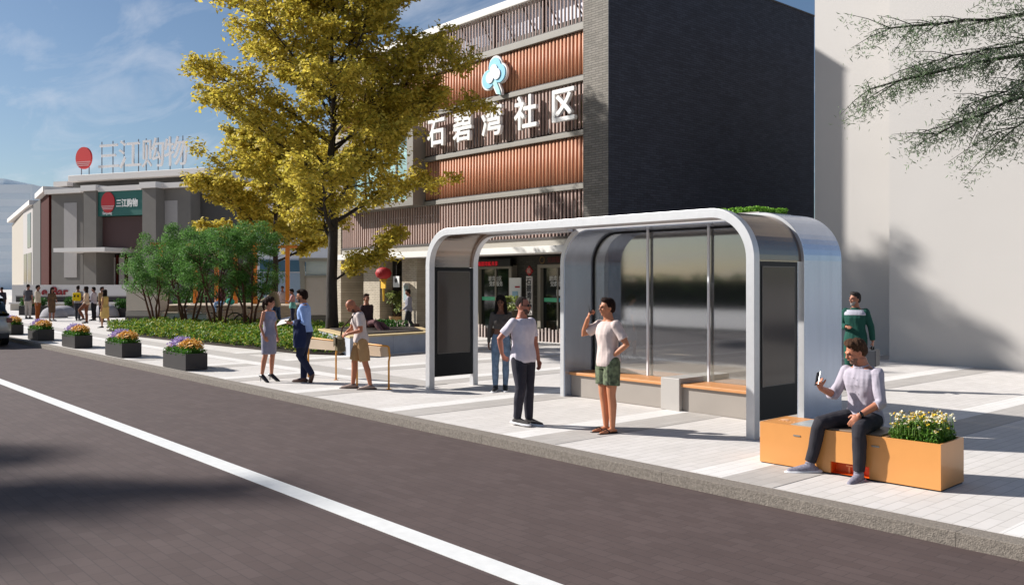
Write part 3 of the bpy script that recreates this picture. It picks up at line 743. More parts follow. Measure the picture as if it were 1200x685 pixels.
# the rear frame on the open left side: post, quarter bend and rail up to the deep shell
def half_hoop(b, y0, y1, side, zt, r, th, xend):
    s = -1 if side == 'L' else 1; xa = X0 if side == 'L' else X1
    outer = [(xa, 0)]+[(xa-s*r+s*r*math.cos(R(a)), zt-r+r*math.sin(R(a))) for a in [90*i/14 for i in range(15)]]+[(xend, zt)]
    inner = [(xa-s*th, 0)]+[(xa-s*r+s*(r-th)*math.cos(R(a)), zt-r+(r-th)*math.sin(R(a))) for a in [90*i/14 for i in range(15)]]+[(xend, zt-th)]
    n = len(outer)
    vs = [(p[0], y0, p[1]) for p in outer]+[(p[0], y0, p[1]) for p in inner]+[(p[0], y1, p[1]) for p in outer]+[(p[0], y1, p[1]) for p in inner]
    fs = []
    for i in range(n-1): fs += [(i, i+1, n+i+1, n+i), (2*n+i, 3*n+i, 3*n+i+1, 2*n+i+1), (i, 2*n+i, 2*n+i+1, i+1), (n+i, n+i+1, 3*n+i+1, 3*n+i)]
    fs += [(0, n, 3*n, 2*n), (n-1, 3*n-1, 4*n-1, 2*n-1)]
    return b.add(vs, fs)
half_hoop(MB(), 10.75, 10.87, 'L', ZT, RR, .115, XM+.3).build('rear_frame', alu_w, sh, world=True, bevel=.006)
# curved bronze side panes between the two frames, above each display panel
for s, xa, y0, y1 in ((-1, X0, 9.822, 10.748), (1, X1, 9.822, 10.868)):
    r0, r1 = RR-.035, RR-.055
    cx = xa-s*RR; zc = ZT-RR
    zb = 2.275
    po = [(cx+s*r0, zb)]+[(cx+s*r0*math.cos(R(a)), zc+r0*math.sin(R(a))) for a in [90*i/16 for i in range(17)]]
    pi_ = [(cx+s*r1, zb)]+[(cx+s*r1*math.cos(R(a)), zc+r1*math.sin(R(a))) for a in [90*i/16 for i in range(17)]]
    n = len(po); b = MB()
    vs = [(p[0], y0, p[1]) for p in po]+[(p[0], y0, p[1]) for p in pi_]+[(p[0], y1, p[1]) for p in po]+[(p[0], y1, p[1]) for p in pi_]
    fs = []
    for i in range(n-1): fs += [(i, i+1, n+i+1, n+i), (2*n+i, 3*n+i, 3*n+i+1, 2*n+i+1), (i, 2*n+i, 2*n+i+1, i+1), (n+i, n+i+1, 3*n+i+1, 3*n+i)]
    fs += [(0, n, 3*n, 2*n), (n-1, 3*n-1, 4*n-1, 2*n-1)]
    b.add(vs, fs).build('side_pane', glass_mat('bronze_acrylic', 'a8917c', refl=.22, rough=.2, trans=.75, gloss=(.85, .78, .72)), sh, smooth=False, world=True)
# flat roof sheet
MB().box(X0+RR, X1-RR, 9.822, 10.748, ZT-.075, ZT-.03).build('roof', alu_w, sh, world=True)
# display panels
for xa, s, y1 in ((X0, -1, 10.748), (X1, 1, 10.748)):
    xo = xa+(.02 if s < 0 else -.02); xi = xo-s*.085
    lo, hi = min(xo, xi), max(xo, xi)
    fr = MB().box(lo, hi, 9.825, y1, .22, 2.265).build('display_panel', dark, sh, world=True, bevel=.008)
    xs = hi+.0005
    gl = MB().box(hi, hi+.006, 9.91, y1-.085, .66, 2.19).build('screen', mat('display_glass', '4b443e', rough=.10, spec=.35, var=.04, vscale=2), fr)
    gl.data.transform(Matrix.Translation(-sh.location))
    b = MB()
    for (ya, yb, za, zb_) in ((9.905, y1-.08, .648, .66), (9.905, y1-.08, 2.19, 2.202), (9.898, 9.91, .648, 2.202), (y1-.085, y1-.073, .648, 2.202)): b.box(hi, hi+.008, ya, yb, za, zb_)
    o = b.build('screen_trim', mat('trim_grey', '5d5852', rough=.4), fr); o.data.transform(Matrix.Translation(-sh.location))
# deep shell around the seating bay
b = MB(); hoop(b, XM, X1, 10.872, 11.88, ZT, RR, .10)
b.build('shell', alu, sh, world=True, bevel=.006)
b = MB(); hoop(b, XM-.004, X1+.004, 10.864, 10.871, ZT+.003, RR, .085)
b.build('shell_edge', alu_w, sh, world=True)
# glass back wall with dark gasket and slim mullions
ri = RR-.10-.02
def rrect(xa, xb, zb, zt, r): return [(xa, zb), (xb, zb)]+arc(xb-r, zt-r, r, 0, 90, 12)+arc(xa+r, zt-r, r, 90, 180, 12)
po = rrect(XM+.102, X1-.102, .03, ZT-.102, ri+.018); n = len(po)
b = MB(); b.add([(p[0], 11.60, p[1]) for p in po]+[(p[0], 11.612, p[1]) for p in po], [tuple(range(n)), tuple(range(2*n-1, n-1, -1))]+[(i, n+i, n+(i+1) % n, (i+1) % n) for i in range(n)])
b.build('back_glass', glass_mat('shelter_glass', 'ddd8ce', refl=.24, rough=.05, trans=.98, gloss=(.84, .88, .95)), sh, world=True)
pi_ = rrect(XM+.135, X1-.135, .06, ZT-.135, ri-.015)
vs = [(p[0], y, p[1]) for y in (11.57, 11.598) for q in (po, pi_) for p in q]
fs = []
for i in range(n):
    j = (i+1) % n; fs += [(i, j, n+j, n+i), (2*n+i, 3*n+i, 3*n+j, 2*n+j), (n+i, n+j, 3*n+j, 3*n+i), (i, 2*n+i, 2*n+j, j)]
MB().add(vs, fs).build('gasket', dark, sh, world=True)
for xm in (-9.72, -8.48): MB().box(xm-.019, xm+.019, 11.535, 11.568, .42, ZT-.10).build('mullion', mat('mullion_grey', 'd8dadd', rough=.5), sh, world=True, bevel=.004)
# benches inside
grey_b = mat('bench_grey', '958c83', rough=.55, var=.03); wood_o = mat('orange_wood', 'c68a55', rough=.5, var=.12, vscale=4, bump=.08, bscale=30, stretch=(1, 14, 14))
for xa, xb in ((XM+.102, -8.955), (-8.585, X1-.102)):
    o = MB().box(xa, xb, 11.03, 11.568, 0.004, .375).build('bench_base', grey_b, sh, world=True, bevel=.006)
    MB().box(xa, xb, 10.985, 11.568, .377, .425).build('seat', wood_o, sh, world=True, bevel=.006)
MB().box(-8.953, -8.587, 10.95, 11.568, .002, .505).build('divider', mat('divider_grey', 'aaa49e', rough=.5, var=.03), sh, world=True, bevel=.008)
# sedum tray on top of the shell
rng = np.random.default_rng(5)
P = np.stack([rng.uniform(-8.3, -7.22, 4200), rng.uniform(11.0, 11.8, 4200), ZT+.02+rng.random(4200)*.09], 1); N = np.tile([0, 0, 1.], (4200, 1))
leaf_cloud('green_roof', P-np.array(sh.location), N, rng.uniform(.04, .07, 4200), leaf_mat('sedum', ['5d8c28', '7aab3a', '93bf4d', '4e7a22']), sh, jitter=.9, rng=rng)
MB().box(-8.33, -7.19, 10.98, 11.82, ZT-.01, ZT+.03).build('roof_tray', grey_b, sh, world=True)

# ------------------------------------------------------------------ orange bench with planter
ang = math.degrees(math.atan2(8.605-8.53, 1.9))
bn = thing('bench', 'orange metal bench with a foot niche and a planting box at its right end', 'bench', (-4.63, 8.87, 0), ang)
org = mat('orange_paint', 'd2904e', rough=.38, var=.03, vscale=5, coat=.15); org_in = mat('niche_orange', 'dc5a12', rough=.45)
L, Dp, Hh = .965, .29, .455
b = MB()
# shell with niche: front pieces around the niche opening, ends, back, top pieces
nx0, nx1, nz = -.14, .27, .135
b.box(-L, nx0, -Dp, -Dp+.02, .015, Hh); b.box(nx1, L, -Dp, -Dp+.02, .015, Hh); b.box(nx0, nx1, -Dp, -Dp+.02, nz, Hh)
b.box(-L, -L+.02, -Dp+.02, Dp, .015, Hh); b.box(L-.02, L, -Dp+.02, Dp, .015, Hh); b.box(-L+.02, L-.02, Dp-.02, Dp, .015, Hh)
b.box(-L+.02, .42, -Dp+.02, Dp-.02, Hh-.022, Hh-.002)
b.build('body', org, bn)
MB().add([(nx0, -Dp+.12, .016), (nx1, -Dp+.12, .016), (nx1, -Dp+.12, nz+.01), (nx0, -Dp+.12, nz+.01), (nx0, -Dp+.02, .016), (nx1, -Dp+.02, .016), (nx1, -Dp+.02, nz+.01), (nx0, -Dp+.02, nz+.01)],
         [(0, 1, 2, 3), (0, 3, 7, 4), (1, 5, 6, 2), (3, 2, 6, 7), (0, 4, 5, 1)]).build('niche', org_in, bn)
b = MB(); yy = -Dp+.10
for x0_, x1_, z0_, z1_ in ((-.02, .05, .085, .1), (.005, .022, .02, .085), (.08, .16, .085, .1), (.08, .095, .055, .085), (.08, .16, .045, .058), (.145, .16, .02, .045), (.08, .16, .018, .03)):
    b.box(x0_, x1_, yy, yy+.018, z0_, z1_)
b.build('cut_letters', mat('niche_light', 'f2a56a', rough=.5), bn)
MB().box(-L+.01, L-.01, -Dp+.01, Dp-.01, 0, .015).build('plinth', dark, bn)
MB().box(-L+.34, -.22, -Dp+.06, Dp-.06, Hh-.0015, Hh+.004).build('glass_inset', mat('frosted_inset', 'a8a8a2', rough=.25, var=.1, vscale=6), bn)
MB().box(-.2, .38, -Dp+.03, Dp-.03, Hh-.0015, Hh+.016).build('seat_board', mat('dark_wood', '7d6a58', rough=.5, var=.2, vscale=5, stretch=(1, 16, 1)), bn, bevel=.004)
b = MB()
b.ell((-L+.13, .02, Hh+.001), (.05, .05, .003)); 
for a in range(5): b.box(-L+.10+.045*a, -L+.12+.045*a, -.07, -.055, Hh-.001, Hh+.002)
b.build('top_emblem', mat('emblem_pale', 'e8b48a', rough=.4), bn)
for xx in (-.52, .335): MB().box(xx-.04, xx+.04, -Dp-.006, -Dp-.0005, .345, .36).build('label_plate', mat('plate_grey', '9d9890', rough=.35, metal=.6), bn)
MB().box(.42, L-.02, -Dp+.02, Dp-.02, .30, .40).build('soil', mat('soil', '2e2218', rough=.95, bump=.6, bscale=40), bn)
rng = np.random.default_rng(11)
n = 5200
P = np.stack([rng.uniform(.45, L-.05, n), rng.uniform(-Dp+.03, Dp-.05, n), .40+.24*rng.random(n)**1.15], 1)
edge = np.minimum(np.minimum(P[:, 0]-.45, L-.05-P[:, 0]), .12)/.12
P[:, 2] = .40+(P[:, 2]-.40)*(.55+.45*edge)
N = rng.normal(0, 1, (n, 3))
leaf_cloud('daisy_foliage', P, N, rng.uniform(.02, .05, n), leaf_mat('daisy_green', ['2f4f16', '4d7a22', '6b9a32', '3a601c', '7f9c3a'], trans=.3), bn, aspect=.4, rng=rng)
b = MB(); hf = []
for i in range(150):
    x_, y_ = rng.uniform(.44, L-.04), rng.uniform(-Dp+.02, Dp-.04); z_ = rng.uniform(.56, .70)
    b.tube([(x_, y_, .5), (x_+rng.normal(0, .01), y_+rng.normal(0, .01), z_)], .0025, 5)
    hf.append((x_, y_, z_))
b.build('stems', MATS['soil'] if False else mat('stem_green', '5c7a30', rough=.7), bn)
hf = np.array(hf)
for nm, sel, cols, sz in (('daisy_petals', slice(0, 100), ['e6e0c8', 'f2ecd8', 'e8dca8'], .034), ('yellow_petals', slice(60, 150), ['d8b428', 'e6c83c', 'c89c20'], .03)):
    q = hf[sel]; q = np.repeat(q, 6, 0)+rng.normal(0, .008, (len(q)*6, 3)); nn = np.tile([0, -.3, 1.], (len(q), 1))
    leaf_cloud(nm, q, nn, np.full(len(q), sz*.8), leaf_mat(nm, cols, trans=.2), bn, aspect=.7, jitter=.4, rng=rng)

# ------------------------------------------------------------------ black flower boxes along the kerb
def flower_box(label, loc, group, big=True):
    t = thing('flower_box', label, 'flower box', loc, 0, group)
    W_, D_, H_ = .70, .25, .385
    b = MB(); b.box(-W_, W_, -D_, -D_+.02, .01, H_); b.box(-W_, W_, D_-.02, D_, .01, H_); b.box(-W_, -W_+.02, -D_+.02, D_-.02, .01, H_); b.box(W_-.02, W_, -D_+.02, D_-.02, .01, H_)
    b.build('box', mat('black_box', '2b2523', rough=.55, var=.08), t)
    MB().box(-W_+.02, W_-.02, -D_+.02, D_-.02, .02, H_-.04).build('soil', mat('soil', '2e2218', rough=.95), t)
    rng = np.random.default_rng(21)
    n = 2600
    P = np.stack([rng.uniform(-W_+.02, W_-.02, n), rng.uniform(-D_-.01, D_, n), np.zeros(n)], 1)
    top = .02+.17*np.sqrt(np.clip(1-(P[:, 0]/.74)**2, 0, 1))*np.clip(.55+P[:, 1]/.5*.5+.3, .3, 1)
    P[:, 2] = H_-.05+rng.random(n)*(top+.05)
    leaf_cloud('foliage', P, rng.normal(0, 1, (n, 3))+np.array([0, 0, .6]), rng.uniform(.03, .07, n), leaf_mat('box_green', ['2c5014', '3d6d1c', '55882a', '6fa53a'], trans=.3), t, rng=rng)
    n = 620
    for nm, cx, cy, sx, sy, zz, cols in (('purple_flowers', -.26, .04, .46, .24, .27, ['a084c0', 'bfa6d6', '8c70b0', 'cbb6de']), ('orange_flowers', .32, .02, .40, .24, .25, ['d89c34', 'e8b44a', 'c68a2a', 'efc668']),
                                         ('pink_flowers', -.52, -.10, .14, .12, .10, ['d8a8a0', 'e2bdb0', 'c88f90'])):
        m_ = n if nm != 'pink_flowers' else 200
        a = rng.random(m_)*2*math.pi; rr = np.sqrt(rng.random(m_))
        px, py = cx+sx*rr*np.cos(a)+rng.normal(0, .025, m_), cy+sy*rr*np.sin(a)+rng.normal(0, .025, m_)
        P = np.stack([px, py, H_+zz*np.sqrt(np.clip(1.15-rr**2*.9, .1, 1.2))+rng.normal(0, .028, m_)], 1)
        leaf_cloud(nm, P, np.tile([0, -.4, 1.], (m_, 1)), rng.uniform(.035, .065, m_), leaf_mat(nm, cols, trans=.2), t, aspect=.8, jitter=.5, rng=rng)
    return t
fb = flower_box('black flower box nearest the bus shelter, with purple and orange flowers', (-20.42, 7.82, 0), 'flower boxes along the kerb')
for i, lb in enumerate(('second black flower box from the bus shelter along the kerb, purple and orange flowers', 'middle one of the five black flower boxes along the kerb', 'black flower box second nearest the white car at the kerb', 'black flower box at the far left end, right beside the white car')):
    copy_tree(fb, (-24.86-4.4*i, 7.85+.03*i, 0), 0, lb)

# yellow information boards on bent posts
yel = mat('yellow_paint', 'd28f2a', rough=.45)
def info_board(label, loc, rz):
    t = thing('information_board', label, 'information board', loc, rz, 'low yellow information boards')
    b = MB(); b.tube([(.0, 0, 0), (.0, 0, .52), (.025, 0, .62), (.0, .0, .78), (-.03, 0, .80), (-.82, 0, .83), (-.85, 0, .81), (-.85, 0, 0)], .018, 8); b.build('frame', yel, t, True)
    MB().box(-.82, -.02, -.008, .008, .60, .80).build('panel', mat('board_panel', 'c9b39a', rough=.5, var=.05), t)
    MB().tube([(0, 0, 0), (0, 0, .008)], .05, 12).build('foot_plate', yel, t)
    return t
ib = info_board('low yellow information board right beside the bald man with the bag', (-13.93, 9.15, 0), 12)
copy_tree(ib, (-15.98, 9.22, 0), 12, 'low yellow framed information board behind the man in the blue shirt')
# ------------------------------------------------------------------ the community building across the square
cb = thing('community_building', 'community building with orange and brown slat screens and a shade-painted tiled side wall', 'building', (-26, 24, 0))
XL_, XR_, YF, XC = -35.0, -19.42, 20.5, -18.34
t_front = brick_mat('tile_front', '8a837a', '7a746b', '57534d', .30, .075, .008, axes='XZ', rough=.8, bump=.6, noise_var=.15)
t_side_shaded = brick_mat('tile_side_shaded', '393b46', '2e3039', '1c1d23', .30, .075, .008, axes='YZ', rough=.8, bump=.5, noise_var=.15)  # the front tile again, with the side's shade put into its colours
lbrick = brick_mat('light_brick', 'bcb09c', 'ab9f8c', '8c8274', .26, .075, .010, axes='XZ', rough=.85, bump=.4)
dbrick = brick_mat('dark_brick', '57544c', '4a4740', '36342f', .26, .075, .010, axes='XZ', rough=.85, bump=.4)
beam = mat('beam_grey', '8a857c', rough=.6, var=.06, vscale=2); steel_d = mat('steel_brown', '3c332e', rough=.6, var=.08)
slat_o = mat('terracotta_slat', 'c68c6c', rough=.6, var=.16, vscale=2.2, stretch=(2.5, 1, .3)); slat_b = mat('brown_slat', 'b0958a', rough=.6, var=.14, vscale=3, stretch=(3, 1, .2))
back_o = mat('terracotta_back', '5e2f20', rough=.8, var=.1); back_d = mat('dark_back', '2c241f', rough=.8, var=.2, vscale=1.5)
white_w = mat('white_render', 'dcd8d2', rough=.75, var=.03, vscale=1.2)
MB().box(XL_, XC-.03, 21.2, 31.8, 2.96, 10.3).build('core_wall', back_d, cb, world=True)
MB().box(XR_, XC-.022, 19.97, 31.8, 0, 12.37).build('corner_pier', t_front, cb, world=True)
MB().box(XC-.02, XC, 19.97, 31.8, 0, 12.37).build('side_wall', t_side_shaded, cb, world=True)
MB().box(XR_-.02, XC+.03, 19.94, 31.83, 12.372, 12.43).build('side_coping', steel_d, cb, world=True)
MB().box(XL_-.8, XL_-.02, 20.45, 30, 0, 11.5).build('end_pier', lbrick, cb, world=True)
# screens: (z0, z1, kind)
def slats(z0, z1, wd, dp, pitch, x0, x1, rnd):
    b = MB(); x = x0+pitch/2; k = 0
    while x < x1-wd*.3:
        if rnd: b.tube([(x, YF+.06, z0), (x, YF+.06, z1)], wd/2, 8, flat=((1, 0, 0), 1.))
        else: b.box(x-wd/2, x+wd/2, YF, YF+dp, z0, z1)
        x += pitch
    return b
LV = [(3.50, 4.98, 'b'), (5.20, 6.68, 'o'), (6.94, 8.42, 'b'), (8.68, 10.06, 'o'), (10.36, 11.6, 'b')]
for z0, z1, kd in LV:
    m_ = slat_o if kd == 'o' else slat_b
    o = slats(z0, z1, .125 if kd == 'o' else (.062 if z0 < 10 else .032), .06 if z0 < 10 else .035, .172, XL_, XR_, kd == 'o').build('slat_screen', m_, cb, world=True, smooth=(kd == 'o'))
    if kd == 'o': MB().box(XL_, XR_, YF+.19, YF+.25, z0-.1, z1+.05).build('screen_backing', back_o, cb, world=True)
    else:
        b = MB(); x = XL_
        while x < XR_: b.box(x-.06, x+.06, YF+.14, YF+.24, z0-.05, z1+.05); x += 2.6
        b.box(XL_, XR_, YF+.15, YF+.2, z0+.02, z0+.08)
        b.build('screen_posts', steel_d, cb, world=True)
for z in (4.98, 6.70, 8.44, 10.08):
    b = MB(); b.box(XL_, XR_, YF-.08, YF+.26, z+.01, z+.17 if z < 10 else z+.24); b.build('floor_beam', beam, cb, world=True, bevel=.01)
    MB().box(XL_, XR_, YF-.03, YF+.2, z+.172 if z < 10 else z+.242, z+.218 if z < 10 else z+.278).build('beam_cap', steel_d, cb, world=True)
MB().box(XL_, XR_, YF-.05, YF+.26, 3.42, 3.50).build('bottom_rail', steel_d, cb, world=True)
# roof screen: pale panel behind, wind braces, white coping
MB().box(XL_, XR_, 20.80, 20.88, 10.42, 11.6).build('roof_panel', mat('pale_panel', 'd4d6e2', rough=.6), cb, world=True)
MB().box(XL_, XR_, 20.70, 20.79, 10.3, 10.62).build('roof_kerb', steel_d, cb, world=True)
b = MB(); x = XL_+.4
while x < XR_-1: b.tube([(x, 20.72, 11.6), (x+.75, 20.70, 10.5)], .03, 6); x += 1.15
b.build('wind_brace', steel_d, cb, world=True)
MB().box(XL_-.1, XR_, YF-.12, 20.95, 11.602, 11.88).build('coping', white_w, cb, world=True, bevel=.02)
MB().box(XL_, XC-.03, 21.7, 31.8, 10.31, 11.5).build('roof_block', white_w, cb, world=True)
# windows and curtains behind the brown screens
wf = mat('window_frame_white', 'cfcac4', rough=.5); cur = mat('curtain', 'c9c6c4', rough=.9, var=.2, vscale=5, stretch=(6, 1, .3)); gl_d = mat('window_glass', '1d2326', rough=.08, spec=.9)
for z0, z1 in ((3.62, 4.72), (7.05, 8.25)):
    for k in range(8):
        xw = -34.0+1.85*k
        w_ = MB().box(xw, xw+1.45, 21.17, 21.195, z0, z1).build('window', wf, cb, world=True)
        o = MB().box(xw+.06, xw+1.39, 21.155, 21.168, z0+.06, z1-.06).build('pane', gl_d, w_); o.data.transform(Matrix.Translation(-cb.location))
        if (k*7) % 3 != 1:
            o = MB().box(xw+.1+(k % 2)*.5, xw+.75+(k % 2)*.45, 21.135, 21.15, z0+.08, z1-.12).build('curtain', cur, w_); o.data.transform(Matrix.Translation(-cb.location))
# projecting framed bay window behind the tree
b = MB(); x0, x1, z0, z1 = -34.15, -28.6, 5.0, 8.1
b.box(x0, x0+.28, 19.9, 20.75, z0, z1); b.box(x1-.42, x1, 19.9, 20.75, z0, z1); b.box(x0+.28, x1-.42, 19.9, 20.75, z0, z0+.22); b.box(x0+.28, x1-.42, 19.9, 20.75, z1-.25, z1)
bay = b.build('bay_window', mat('bay_frame', '7e786f', rough=.5, var=.04), cb, world=True)
o = MB().box(x0+.28, x1-.42, 20.25, 20.27, z0+.22, z1-.25).build('pane', mat('bay_glass', '9fc0bd', rough=.12, metal=.25, var=.35, vscale=.9, stretch=(1, 1, 2.5)), bay); o.data.transform(Matrix.Translation(-cb.location))
b = MB()
for k in range(1, 4): b.box(x0+.28+k*1.2, x0+.34+k*1.2, 20.2, 20.249, z0+.22, z1-.25)
o = b.build('glazing_bar', mat('bay_frame', '7e786f'), bay); o.data.transform(Matrix.Translation(-cb.location))
# canopy band, soffit, ground floor
MB().box(XL_, XR_, YF-.02, 21.2, 3.19, 3.42).build('fascia', mat('fascia_grey', 'a09a90', rough=.7, var=.05), cb, world=True)
MB().box(XL_, XR_, YF-.45, 21.2, 2.96, 3.185).build('canopy', white_w, cb, world=True, bevel=.01)
MB().box(XL_, XR_, 22.2, 22.4, 0, 2.955).build('shop_wall', dbrick, cb, world=True)
MB().box(XL_, XR_, 21.3, 22.19, 0.002, .10).build('door_step', mat('step_stone', 'a39d95', rough=.8, var=.06), cb, world=True)
for xa, xb in ((-33.75, -32.45), (-30.75, -29.7)): MB().box(xa, xb, 20.85, 21.5, 0, 2.955).build('brick_pier', lbrick, cb, world=True)
def part(name, m, dims, parent=cb, **k):
    o = MB().box(*dims).build(name, m, parent, world=(parent is cb), **k)
    if parent is not cb: o.data.transform(Matrix.Translation(-cb.location))
    return o
frame_m = mat('door_frame', '8b8375', rough=.5)
txt_w = mat('white_letters', 'dedcd8', rough=.6)
cyan = mat('cyan_band', '5fb0c0', rough=.4); green_b = mat('green_band', '5cc090', rough=.4)
def local(v): return Vector(v)-Vector(cb.location)
for xa, xb in ((-27.0, -25.2), (-23.45, -21.9)):
    b = MB(); b.box(xa-.16, xa, 21.9, 22.19, .1, 2.5); b.box(xb, xb+.16, 21.9, 22.19, .1, 2.5); b.box(xa-.16, xb+.16, 21.9, 22.19, 2.502, 2.62)
    dr = b.build('door', frame_m, cb, world=True)
    part('door_glass', mat('door_glass', '131a18', rough=.06, spec=.9), (xa, xb, 22.05, 22.07, .1, 2.5), dr)
    mid = (xa+xb)/2
    b = MB(); b.box(mid-.03, mid+.03, 22.0, 22.049, .1, 2.5); o = b.build('door_mullion', frame_m, dr); o.data.transform(Matrix.Translation(-cb.location))
    part('door_band', cyan, (mid+.04, xb-.05, 22.035, 22.049, 1.28, 1.42), dr); part('door_band', green_b, (xa+.05, mid-.04, 22.035, 22.049, 1.28, 1.42), dr)
    text_mesh('door_lettering', '碧湾社区\n 党群服务', .2, txt_w, dr, local((mid-.1-.35, 22.03, 2.05)), (R(90), 0, 0), depth=.006)
part('door_emblem', txt_w, (-22.75, -22.5, 22.03, 22.049, 1.5, 1.72), dr)
# LED strip over the door, notice board, vertical plaque, lintel emblem
led = part('led_sign', mat('led_black', '0c0a0a', rough=.4), (-27.4, -24.9, 21.72, 21.85, 2.58, 2.86))
text_mesh('led_lettering', '欢迎光临碧湾城.共享', .19, emit_mat('led_red', 'b00c1c', .6), led, local((-27.35, 21.70, 2.62)), (R(90), 0, 0), depth=.006)
nb = part('notice_board', txt_w, (-25.0, -24.35, 21.75, 21.79, .95, 2.15))
part('notice_sheet', mat('pale_blue_sheet', '8fb0c4', rough=.6), (-24.8, -24.5, 21.73, 21.748, 1.35, 1.65), nb); part('notice_heading', mat('red_letter', 'a01c24', rough=.6), (-24.65, -24.4, 21.73, 21.748, 1.78, 1.84), nb)
vp = part('vertical_plaque', mat('plaque_white', 'd8d0ca', rough=.6), (-24.02, -23.72, 21.72, 21.78, .8, 2.2))
text_mesh('plaque_lettering', '石\n碧\n湾\n社\n区', .27, mat('black_letter', '1c1416', rough=.6), vp, local((-24.0, 21.71, 1.93)), (R(90), 0, 0), depth=.006, bold=.006)
b = MB(); b.prism([(-.19, 0), (0, -.19), (.19, 0), (0, .19)], -.03, .03, Matrix.Translation((-23.87, 21.75, 2.40)) @ Matrix.Rotation(R(90), 4, 'X')); dmn = b.build('red_diamond', mat('festive_red', 'a23232', rough=.7), cb, world=True)
text_mesh('diamond_letter', '福', .2, mat('gold_letter', 'c8b0a0', rough=.5), dmn, local((-23.97, 21.71, 2.33)), (R(90), 0, 0), depth=.006)
lt = part('lintel_board', mat('lintel_dark', '2a211c', rough=.6), (-23.5, -21.7, 21.82, 21.88, 2.64, 2.93))
text_mesh('lintel_lettering', '党群服务中心', .22, mat('dull_red', '6a2422', rough=.6), lt, local((-23.0, 21.81, 2.70)), (R(90), 0, 0), depth=.006)
b = MB(); 
for a in range(12): b.tube([Vector((-23.25, 21.80, 2.78))+Vector((math.cos(R(30*a)), 0, math.sin(R(30*a))))*.12, Vector((-23.25, 21.80, 2.78))+Vector((math.cos(R(30*a+30)), 0, math.sin(R(30*a+30))))*.12], .012, 6)
o = b.build('lintel_emblem', mat('bronze', '8a6c40', rough=.4, metal=.6), lt); o.data.transform(Matrix.Translation(-cb.location))
for xa in (-30.6, -29.35):
    po_ = part('poster', mat('poster_grey', 'b8b6b2', rough=.5), (xa, xa+.42, 20.80 if xa < -30 else 21.4, 20.835 if xa < -30 else 21.43, 1.15, 1.95))
    part('poster_sheet', mat('poster_blue', '8d9fa0', rough=.6, var=.3, vscale=9), (xa+.06, xa+.36, 20.78 if xa < -30 else 21.38, 20.798 if xa < -30 else 21.398, 1.25, 1.85), po_)
# roof sign letters on the slat screen and the blossom emblem
sg = thing('building_sign', 'row of big white Chinese characters fixed to the brown slat screen', 'sign', (-29.0, YF-.25, 7.0))
for i, (ch, x_) in enumerate(zip('石碧湾社区', (-28.05, -26.42, -24.75, -22.95, -21.15))):
    text_mesh('sign_letter', ch, 1.2, mat('sign_white', 'e4e2df', rough=.5), sg, (x_+29.0, 0, .30), (R(90), 0, 0), depth=.12, bold=.028, sx=.97)
em = thing('emblem', 'white and blue blossom emblem fixed to the upper orange screen', 'emblem', (-24.12, YF-.12, 9.33))
def blossom(scale, th, y, lobes=True):
    pts = []
    for i in range(72):
        a = 2*math.pi*i/72
        r = max(*(( (lambda d: d)(0.)), ) , 0) if False else 0
        best = 0
        for (cx, cz, rr) in ((.06, .32, .36), (-.34, -.12, .36), (.34, .02, .36)):
            dx, dz = math.cos(a), math.sin(a)
            bq = dx*cx+dz*cz; cq = cx*cx+cz*cz-rr*rr; disc = bq*bq-cq
            if disc > 0: best = max(best, bq+math.sqrt(disc))
        if not best: best = .12
        pts.append((math.cos(a)*best*scale, math.sin(a)*best*scale))
    return MB().prism(pts, 0, th, Matrix.Translation((0, y, 0)) @ Matrix.Rotation(R(90), 4, 'X'))
def stem(w0, w1, th, y):
    return MB().prism([(.02-w0, -.22), (.02+w0, -.18), (.30+w1, -.60), (.36+w1*.4, -.76), (.22-w1, -.68)], 0, th, Matrix.Translation((0, y, 0)) @ Matrix.Rotation(R(90), 4, 'X'))
ew = mat('emblem_white', 'e8e4e2', rough=.5); eb = mat('emblem_blue', '7cc0dc', rough=.5)
blossom(1.0, .10, .0).build('outline_plate', ew, em); stem(.18, .12, .1, .001).build('outline_stem', ew, em)
blossom(.90, .03, -.101).build('blue_petals', eb, em); stem(.10, .04, .03, -.102).build('blue_stem', mat('emblem_teal', '9cd0d0', rough=.5), em)
o = blossom(.55, .03, -.133).build('white_heart', mat('emblem_cream', 'e6e0e4', rough=.5), em)
# picket planters, lantern, small sign, pot
for lb, xa, xb, y_ in (('row of short white pickets in front of the left glass door', -27.6, -24.6, 20.3), ('row of short white pickets in front of the right glass door', -23.9, -20.2, 20.3), ('long low slatted bench of pickets beside the brick piers', -32.2, -29.2, 20.2)):
    t = thing('picket_edging', lb, 'picket edging', (xa, y_, 0))
    b = MB(); x = xa
    while x < xb: b.box(x, x+.055, y_, y_+.04, 0, .44+.03*math.sin(x*9)); x += .17
    b.build('pickets', mat('picket', 'b8a8a0', rough=.6, var=.15), t, world=True)
    MB().box(xa-.05, xb+.05, y_+.045, y_+.40, 0, .33).build('trough', mat('trough_dark', '3a2c26', rough=.7), t, world=True)
ln = thing('red_lantern', 'round red paper lantern with a yellow tassel hanging under the canopy', 'lantern', (-31.0, 20.1, 2.35))
b = MB()
nr = 24
for k in range(nr):
    a0 = 2*math.pi*k/nr
    b.add([(math.cos(a)*r_*.33, math.sin(a)*r_*.33, z_) for z_, r_ in ((-.24, .35), (-.16, .8), (0, 1.), (.16, .8), (.24, .35)) for a in (a0-.13, a0, a0+.13) for r_ in ((r_*(1.06 if a == a0 else .97)),)],
          [(i*3+j, i*3+j+1, i*3+j+4, i*3+j+3) for i in range(4) for j in range(2)])
b.build('lantern_body', mat('lantern_red', 'b01a1e', rough=.6), ln, True)
MB().tube([(0, 0, -.24), (0, 0, -.31)], .15, 14).build('lantern_ring', mat('lantern_gold', 'c8961e', rough=.5), ln)
